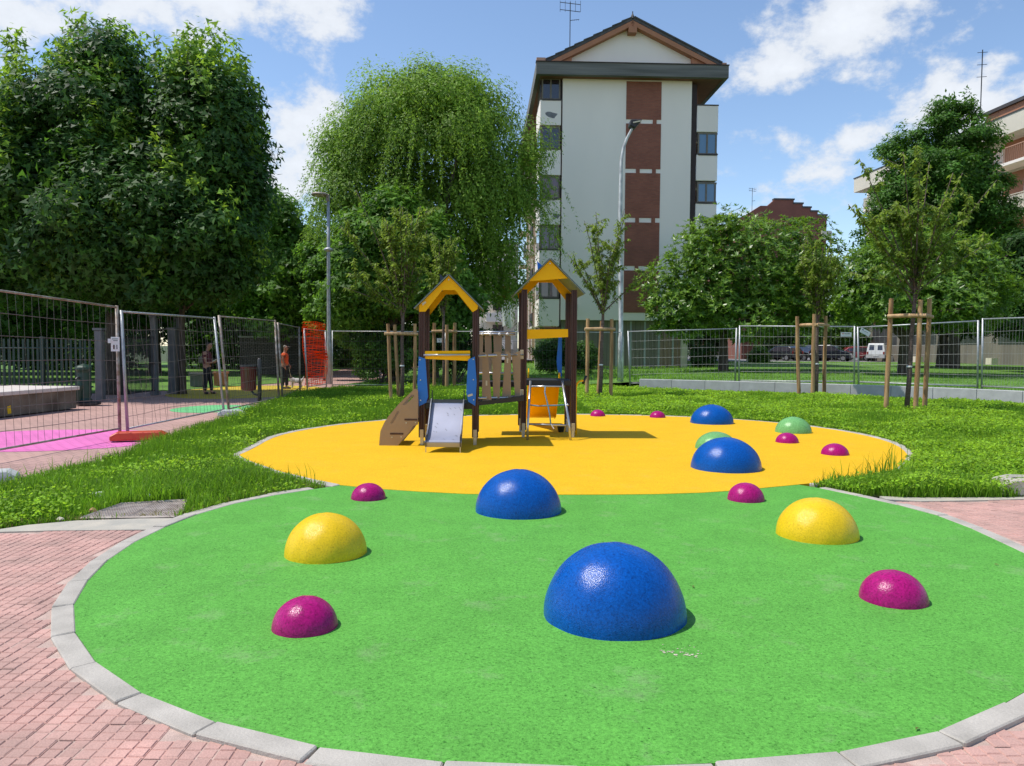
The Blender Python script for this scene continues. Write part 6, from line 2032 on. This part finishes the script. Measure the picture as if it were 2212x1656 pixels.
    if kind == 'van':
        pane_(1.22, 1.15, .80, 1.66, .78, .68, 'windscreen')
        for sgn in (-1, 1):
            bb = MB(); bb.add([(-2.045, sgn * .16, 1.15), (-2.045, sgn * .62, 1.15), (-1.945, sgn * .58, 1.66), (-1.945, sgn * .16, 1.66)], [(0, 1, 2, 3)]); bb.build('rear_window', M['glass_dark'], root)
        MB().box((-2.09, 0, .62), (.02, .5, .11)).build('number_plate', M['white'], root)
    else:
        k_ = 1.1 if kind == 'suv' else 1
        pane_(.97, 1.0 * k_, .42, 1.38 * k_, .76, .66, 'windscreen')
        pane_(-1.93, .98 * k_, -1.73, 1.30 * k_, .74, .66, 'rear_window')
        MB().box((2.05, 0, .5), (.02, .52, .11)).build('number_plate', M['white'], root)
        MB().box((-2.06, 0, .6), (.02, .52, .11)).build('number_plate', M['white'], root)
        MB().box((2.03, 0, .66 * k_), (.05, .7, .12)).build('grille', M['iron_dark'], root)
    return root
def cl(u, Y): 
    p = at(u, 770, Y); return (p.x, p.y, .475)
car(cl(1689, 70), R(120), (.006, .007, .009), 'black hatchback seen from behind, leftmost of the parked cars', s=.88)
car(cl(1727, 71), R(-60), (.012, .011, .012), 'dark car second from the left, mostly hidden by a stake', s=.88)
car(cl(1757, 72), R(105), (.016, .013, .012), 'dark brown car between two stakes of the middle staked tree', 'suv', s=.88)
car(cl(1797, 69), R(-38), (.008, .010, .02), 'dark blue car facing the lawn with pale headlights', 'suv', s=.88)
car(cl(1838, 73), R(170), (.22, .006, .012), 'red car parked beside the white van', s=.9)
car(cl(1897, 69.5), R(58), (.72, .72, .71), 'white van seen from behind on the street', 'van', s=.88)
# low brick shed left of the cars
p = at(1655, 770, 78)
root = empty('brick_shed', (p.x, 78, .47), R(5), 'low pink brick shed left of the parked cars', 'building')
MB().bx(-2.6, 2.6, 0, 4, 0, 2.6).build('wall', M['far_brick'], root)
MB().bx(-2.8, 2.8, -.2, 4.2, 2.6, 2.75).build('roof', M['roof_tile'], root)
MB().bx(-.5, .5, -.05, 0, 0, 2.0).build('door', M['iron_dark'], root)

# ------------------------------------------------------------------ left side of the square
# low concrete wall with white slab
a0, a1 = gp(165, 882), gp(-120, 915)
root = empty('basin_wall', a0, 0, 'stained low concrete wall with a white slab top behind the nearest fence', 'wall')
d = (a1 - a0); L_ = d.length
rt = rotz(math.atan2(d.y, d.x))
hz = at(165, 843, a0.y).z
MB().hexa([rt @ Vector(q) for q in ((0, -6, 0), (L_, -6, 0), (L_, 0, 0), (0, 0, 0), (0, -6, hz), (L_, -6, hz), (L_, 0, hz), (0, 0, hz))]).build('wall_body', M['old_concrete'], root)
MB().hexa([rt @ Vector(q) for q in ((-.06, -6, hz + .002), (L_, -6, hz + .002), (L_, .06, hz + .002), (-.06, .06, hz + .002), (-.06, -6, hz + .09), (L_, -6, hz + .09), (L_, .06, hz + .09), (-.06, .06, hz + .09))]).build('slab', M['white_slab'], root, bevel=.01)
p = gp(40, 893)
ym = MB().extr([rt @ Vector(q) for q in ((L_ * .55, .004, .05), (L_ * .55 + .1, .004, .04), (L_ * .55 + .12, .004, .2), (L_ * .55 + .02, .004, .22))], rt @ Vector((0, .003, 0))).build('paint_mark', M['dome_yellow'], root)
# drinking fountain
p = gp(182, 874)
hh = at(183, 786, p.y).z
root = empty('drinking_fountain', p, 0, 'dark green cast iron drinking fountain at the end of the concrete wall', 'fountain')
MB().lathe([(.30, 0), (.30, .05), (.24, .07)], (.1, 0, 0), 16).build('base', M['iron_dark'], root)
MB().lathe([(.19, .05), (.19, .12), (.155, .16), (.15, hh * .78), (.165, hh * .82), (.20, hh * .86), (.20, hh * .91), (.14, hh * .95), (.06, hh * .98), (.02, hh)], (0, 0, 0), 16).build('column', M['iron_green'], root, smooth=False)
MB().lathe([(.13, .05), (.16, .35), (.20, .46), (.20, .50), (.16, .50), (.13, .42)], (-.12, -.12, 0), 14).build('bowl', M['iron_green'], root)
MB().tube([(-.02, -.12, hh * .66), (-.05, -.20, hh * .66), (-.07, -.24, hh * .62)], .028, 8).build('spout', M['iron_dark'], root)
# grey pillar
p = gp(196, 868)
p.y += .5
root = empty('gate_pillar', p, 0, 'grey square pillar behind the drinking fountain', 'pillar')
zt_ = at(200, 714, p.y).z
MB().bx(-.10, .10, -.1, .1, 0, zt_).build('shaft', M['gate_grey'], root, bevel=.02)
MB().bx(-.13, .13, -.13, .13, zt_, zt_ + .06).build('cap', M['gate_grey'], root)
# green picket fence
a0, a1 = gp(196, 866) + Vector((-.25, .6, 0)), Vector((-21.0, 20.6, 0))
root = empty('picket_fence', a0, 0, 'dark green metal picket fence behind the concrete wall', 'fence')
d = a1 - a0
n = 74
zt_ = at(100, 733, (a0.y + a1.y) / 2).z
pk = MB().bx(-.028, .028, -.012, .012, .1, zt_)
me = None
for i in range(n):
    q = d * ((i + .6) / n)
    if me is None:
        ob = pk.build('picket', M['fence_green'], root); me = ob.data
    else:
        ob = link('picket', me, root)
    ob.location = q
    ob.rotation_euler.z = math.atan2(d.y, d.x)
for z in (.35, zt_ - .25):
    MB().tube([Vector((0, 0, z)), d + Vector((0, 0, z))], .025, 6).build('rail', M['fence_green'], root)
for k in range(1, 7):
    q = d * (k / 7)
    MB().bx(q.x - .05, q.x + .05, q.y - .05, q.y + .05, 0, zt_ + .08).build('fence_post', M['fence_green'], root)
# scrolled iron fence between pillar and gate
a0, a1 = gp(206, 866) + Vector((.3, .6, 0)), gp(330, 853) + Vector((0, .2, 0))
root = empty('iron_fence', a0, 0, 'dark iron railing with scrolls between the pillar and the gate posts', 'fence')
d = a1 - a0
for i in range(30):
    q = d * ((i + .5) / 30)
    MB().tube([q + Vector((0, 0, .12)), q + Vector((0, 0, 1.75))], .011, 5).build('bar', M['iron_dark'], root)
    if i % 2 == 0:
        c = q + Vector((0, 0, 1.88))
        MB().tube([c + Vector((.07 * math.cos(t), 0, .1 * math.sin(t))) for t in np.linspace(0, 5, 9)], .009, 4).build('scroll', M['iron_dark'], root)
for z in (.12, .95, 1.75):
    MB().tube([Vector((0, 0, z)), d + Vector((0, 0, z))], .016, 5).build('rail', M['iron_dark'], root)
# gate posts
for u, vb, vt, w_, lab in ((335, 852, 685, .085, 'tall grey gate post left of the open park gate'), (374, 850, 712, .11, 'dark slatted gate leaf post in the open park gate'), (389, 848, 690, .08, 'tall grey gate post right of the open park gate')):
    p = gp(u, vb)
    root = empty('gate_post', p, 0, lab, 'gate post', 'posts of the park gate')
    z_ = at(u, vt, p.y).z
    MB().bx(-w_, w_, -w_, w_, 0, z_).build('shaft', M['gate_grey'], root, bevel=.01)
    MB().bx(-w_ - .03, w_ + .03, -w_ - .03, w_ + .03, z_, z_ + .05).build('cap', M['gate_grey'], root)
    MB().bx(-w_ - .03, w_ + .03, -w_ - .03, w_ + .03, -.02, .08).build('foot', M['gate_grey'], root)
# litter bin
p = gp(561, 872)
root = empty('litter_bin', p, 0, 'dark red litter bin on a black post behind the fence', 'litter bin')
hp = at(560, 774, p.y).z
MB().tube([(0, 0, 0), (0, 0, hp - .04), (0, 0, hp)], [.055, .055, .02], 12).build('post', M['iron_dark'], root, smooth=True)
x = at(537, 800, p.y).x - p.x
zb, ztp = at(540, 845, p.y).z, at(540, 790, p.y).z
bn = MB().lathe([(.10, zb), (.19, zb + .03), (.20, zb + .10), (.205, ztp - .06), (.215, ztp - .05), (.215, ztp - .03)], (x, 0, 0), 20).build('bucket', M['bin_red'], root, smooth=True)
MB().lathe([(.225, ztp - .03), (.225, ztp + .01), (.19, ztp + .015), (.18, ztp - .02)], (x, 0, 0), 20).build('rim', M['iron_dark'], bn)
for z in (zb - .12, ztp - .15):
    MB().tube([(0, 0, z), (x * .5, 0, z + .03), (x * .75, 0, z + .05 if z > 1 else zb)], .03, 8).build('bracket', M['iron_dark'], root)
# planters
for u0, u1, vb, vt, mt, lab in ((411, 437, 836, 806, 'gate_grey', 'grey concrete planter block behind the standing person'), (462, 486, 834, 804, 'orange_wall', 'orange terracotta planter block right of the standing person')):
    p = gp((u0 + u1) / 2, vb)
    w_ = (u1 - u0) / F * p.y / 2
    z_ = at(u0, vt, p.y).z
    root = empty('planter', p, R(5), lab, 'planter')
    MB().bx(-w_, w_, 0, 2 * w_, 0, z_ - .08).build('box', M[mt], root, bevel=.01)
    MB().bx(-w_ - .03, w_ + .03, -.03, 2 * w_ + .03, z_ - .08, z_).build('rim', M[mt], root, bevel=.01)
    MB().bx(-w_ + .05, w_ - .05, .05, 2 * w_ - .05, z_, z_ + .02).build('earth', M['soil'], root)

# ------------------------------------------------------------------ people and dog
def skinned(name, pts, edges, mat, parent=None, sub=2, loc=(0, 0, 0), rz=0.0, scale=1.0):
    """pts: (x, y, z, r) joints grown into one continuous surface"""
    me = bpy.data.meshes.new(name)
    me.from_pydata([p[:3] for p in pts], edges, [])
    ob = bpy.data.objects.new(name, me)
    COL.objects.link(ob)
    md = ob.modifiers.new('skin', 'SKIN')
    md.use_smooth_shade = True
    sv = me.skin_vertices[0].data
    for i, p in enumerate(pts):
        r_ = p[3]
        sv[i].radius = r_ if isinstance(r_, tuple) else (r_, r_)
        sv[i].use_root = (i == 0)
    sb = ob.modifiers.new('sub', 'SUBSURF')
    sb.levels = sub
    sb.render_levels = sub
    dg = bpy.context.evaluated_depsgraph_get()
    m2 = bpy.data.meshes.new_from_object(ob.evaluated_get(dg))
    bpy.data.objects.remove(ob)
    m2.name = name
    m2.materials.clear()
    for q in (mat if isinstance(mat, list) else [mat]):
        m2.materials.append(q)
    o = link(name, m2, parent)
    o.location = loc
    o.rotation_euler.z = rz
    o.scale = (scale,) * 3
    return o
M['skin'] = pm('skin', (.42, .20, .125), .5, .08, 20)
M['shirt_maroon'] = pm('shirt_maroon', (.13, .02, .03), .85, .15, 15)
M['shirt_orange'] = pm('shirt_orange', (.78, .12, .025), .85, .1, 15)
M['trousers'] = pm('trousers', (.012, .012, .015), .8, .2, 15)
M['hair_dark'] = pm('hair_dark', (.012, .010, .009), .6, .2, 30)
M['cap_grey'] = pm('cap_grey', (.24, .21, .18), .8, .15, 30)
M['bag'] = pm('bag', (.24, .23, .17), .8, .2, 15)
M['dog_white'] = pm('dog_white', (.60, .57, .54), .9, .15, 20, bump=.6, bs=60)
M['dog_black'] = pm('dog_black', (.012, .011, .011), .8, .2, 20, bump=.6, bs=60)
def person(loc, h, label, shirt, arm_r, arm_l, head_tilt=.0, cap=None, bagside=False, legs=((.02, .0), (-.02, .0)), belly=1.0, forearm_sleeve=False):
    """faces +x; unit figure 1.0 tall scaled to h"""
    root = empty('person', loc, 0, label, 'person')
    root.scale = (h, h, h)
    hx, hz_ = .015 + head_tilt, .0
    B = [(0, 0, .53, (.085, .068)), (.0, 0, .60, (.078, .062 * belly)), (.0, 0, .70, (.085, .066 * belly)), (-.005, 0, .785, (.085, .062)), (.0, 0, .83, .036), (hx * .6, 0, .865, .030), (hx, 0, .90, (.042, .050)), (hx + .008, 0, .945, (.046, .056)), (hx, 0, .982, (.034, .042))]
    E2 = [(i, i + 1) for i in range(8)]
    def ad(parent_i, ps):
        last = parent_i
        for p in ps:
            B.append(p)
            E2.append((last, len(B) - 1))
            last = len(B) - 1
    for s, (fx, bx_) in zip((1, -1), legs):
        ad(0, [(.0, s * .048, .50, .054), (fx * .5 + .01, s * .052, .29, .039), (fx, s * .055, .10, .026), (fx - .01, s * .055, .035, .028), (fx + .07, s * .06, .018, .022), (fx + .10, s * .06, .016, .016)])
    for s, arm in zip((1, -1), (arm_l, arm_r)):
        ad(3, [(0, s * .105, .79, .034)] + [(*q, rr) for q, rr in zip(arm, (.028, .024, .018, .017, .010))])
    body = skinned('body', B, E2, M['skin'], root)
    # nose, ears and eyes
    MB().lathe([(.001, -.012), (.010, -.006), (.008, .008), (.001, .014)], (hx + .058, 0, .925), 8).build('nose', M['skin'], body, smooth=True)
    for s in (1, -1):
        MB().box((hx + .0, s * .047, .932), (.018, .008, .03)).build('ear', M['skin'], body, bevel=.003)
        MB().box((hx + .05, s * .018, .938), (.006, .012, .006)).build('eye', M['hair_dark'], body)
    MB().box((hx + .052, 0, .898), (.006, .026, .005)).build('mouth', M['bin_red'], body)
    # shirt
    S = [(0, 0, .535, (.094, .078)), (0, 0, .60, (.088, .072 * belly)), (0, 0, .70, (.095, .076 * belly)), (-.005, 0, .785, (.093, .071)), (0, 0, .825, .046)]
    SE = [(0, 1), (1, 2), (2, 3), (3, 4)]
    for s, arm in zip((1, -1), (arm_l, arm_r)):
        q = [(0, s * .108, .79, .042)] + [(*[a * .8 + b * .2 for a, b in zip(arm[0], (0, s * .108, .79))], .040)]
        k0 = len(S)
        S += q
        SE += [(3, k0), (k0, k0 + 1)]
    skinned('shirt', S, SE, M[shirt], root)
    Tn = [(0, 0, .545, (.092, .074)), (0, 0, .505, (.088, .072))]
    TE = [(0, 1)]
    for s, (fx, bx_) in zip((1, -1), legs):
        k0 = len(Tn)
        Tn += [(.0, s * .050, .46, .058), (fx * .5 + .01, s * .052, .29, .047), (fx, s * .055, .12, .038), (fx, s * .055, .055, .036)]
        TE += [(1, k0), (k0, k0 + 1), (k0 + 1, k0 + 2), (k0 + 2, k0 + 3)]
    skinned('trousers', Tn, TE, M['trousers'], root)
    for s, (fx, bx_) in zip((1, -1), legs):
        skinned('shoe', [(fx - .025, s * .056, .028, .030), (fx + .03, s * .058, .022, .028), (fx + .085, s * .06, .016, .022)], [(0, 1), (1, 2)], M['hair_dark'] if not cap else M['bag'], root)
    skinned('hair', [(hx - .022, 0, .925, (.034, .052)), (hx - .015, 0, .962, (.046, .054)), (hx + .012, 0, .985, (.036, .044))], [(0, 1), (1, 2)], M[cap] if cap else M['hair_dark'], root)
    if cap:
        MB().extr([(hx + .03, -.04, .968), (hx + .10, -.025, .955), (hx + .10, .025, .955), (hx + .03, .04, .968)], (0, 0, .006)).build('cap_peak', M[cap], root)
    # hands with fingers
    for s, arm in zip((1, -1), (arm_l, arm_r)):
        w_, t_ = Vector(arm[3]), Vector(arm[4])
        d = (t_ - w_).normalized()
        side = d.cross(Vector((0, s, 0.01))).normalized() if abs(d.y) < .9 else Vector((0, 0, 1))
        hb = MB()
        for f in range(4):
            o_ = Vector((0, s * (-.011 + .0075 * f), 0))
            ln = (.042, .047, .045, .036)[f]
            hb.tube([w_ + d * .02 + o_, w_ + d * (.02 + ln * .6) + o_, w_ + d * (.02 + ln) + o_ - side * .008], [.0062, .0056, .0042], 6)
        hb.tube([w_ + d * .008 + side * .008, w_ + d * .028 + side * .018, w_ + d * .042 + side * .02], [.007, .006, .0045], 6)
        hb.build('fingers', M['skin'], body, smooth=True)
    return root
pman = gp(448, 850)
pm_ = person((pman.x, pman.y, -.022), 1.66, 'person in maroon T-shirt and black trousers reading a paper on the yellow disc', 'shirt_maroon',
             [(.015, -.125, .68), (.03, -.125, .60), (.10, -.11, .605), (.155, -.09, .615), (.185, -.085, .62)], [(.015, .125, .68), (.04, .125, .61), (.11, .10, .615), (.165, .06, .625), (.195, .05, .63)], head_tilt=.03, legs=((.06, 0), (-.025, 0)))
skinned('backpack', [(-.085, 0, .58, (.05, .06)), (-.10, 0, .66, (.055, .065)), (-.085, 0, .74, (.04, .06))], [(0, 1), (1, 2)], M['bag'], None, loc=(pman.x, pman.y, -.022), scale=1.66)
tag(bpy.data.objects['backpack'], 'olive backpack worn by the reading person', 'backpack')
q = Vector((pman.x, pman.y, 0)) + Vector((.19, -.02, .645)) * 1.66
pb = MB().box(q, (.20, .26, .01), rotax(R(-28), 'Y')).build('paper', M['white'])
tag(pb, 'folded paper held by the reading person', 'paper')
pw = gp(615, 839)
person((pw.x, pw.y, -.022), 1.58, 'person in orange T-shirt, grey cap and black trousers walking a dog', 'shirt_orange',
       [(.0, -.13, .69), (.01, -.13, .62), (.035, -.13, .55), (.055, -.13, .50), (.06, -.13, .47)], [(.0, .13, .69), (.02, .13, .62), (.06, .13, .56), (.09, .12, .52), (.10, .12, .49)], head_tilt=.015, cap='cap_grey', legs=((.03, 0), (-.03, 0)), belly=1.25)
# dog, facing left towards the person
pdg = gp(642, 838)
dp = [(0, 0, .27, (.075, .085)), (-.10, 0, .275, (.085, .09)), (-.19, 0, .29, .07), (-.24, 0, .37, .052), (-.265, 0, .43, (.058, .06)), (-.32, 0, .425, .034), (-.355, 0, .418, .022),
      (.11, 0, .275, (.075, .08)), (.18, 0, .29, .05), (.22, 0, .36, .022), (.235, 0, .42, .015)]
de = [(0, 1), (1, 2), (2, 3), (3, 4), (4, 5), (5, 6), (0, 7), (7, 8), (8, 9), (9, 10)]
for s in (1, -1):
    k0 = len(dp)
    dp += [(-.17, s * .055, .21, .036), (-.165, s * .058, .11, .022), (-.17, s * .058, .03, .02), (-.195, s * .058, .015, .017)]
    de += [(2, k0), (k0, k0 + 1), (k0 + 1, k0 + 2), (k0 + 2, k0 + 3)]
    k0 = len(dp)
    dp += [(.13, s * .055, .20, .042), (.10, s * .06, .14, .028), (.155, s * .06, .09, .02), (.145, s * .06, .03, .018), (.12, s * .06, .015, .016)]
    de += [(7, k0), (k0, k0 + 1), (k0 + 1, k0 + 2), (k0 + 2, k0 + 3), (k0 + 3, k0 + 4)]
    k0 = len(dp)
    dp += [(-.255, s * .045, .475, .022), (-.25, s * .055, .51, .010)]
    de += [(4, k0), (k0, k0 + 1)]
dog = skinned('dog', dp, de, [M['dog_white'], M['dog_black']], None, loc=(pdg.x, pdg.y, -.02), scale=1.05)
dog.data.polygons.foreach_set('material_index', [1 if (p.center.z > .36 and p.center.x < -.15) else 0 for p in dog.data.polygons])
tag(dog, 'small white dog with a black head beside the person in orange', 'dog')
MB().lathe([(.062, -.02), (.066, 0), (.062, .02)], (-.21, 0, .33), 12).build('collar', M['cloth_red'], dog)
a, c = Vector((pw.x + .10 * 1.58, pw.y, .77)), Vector((pdg.x - .21, pdg.y, .36))
tag(MB().tube(bez(a, a.lerp(c, .5) + Vector((0, 0, -.12)), c, 9), .008, 5).build('dog_leash', M['white']), 'pale leash between the person in orange and the dog', 'leash')
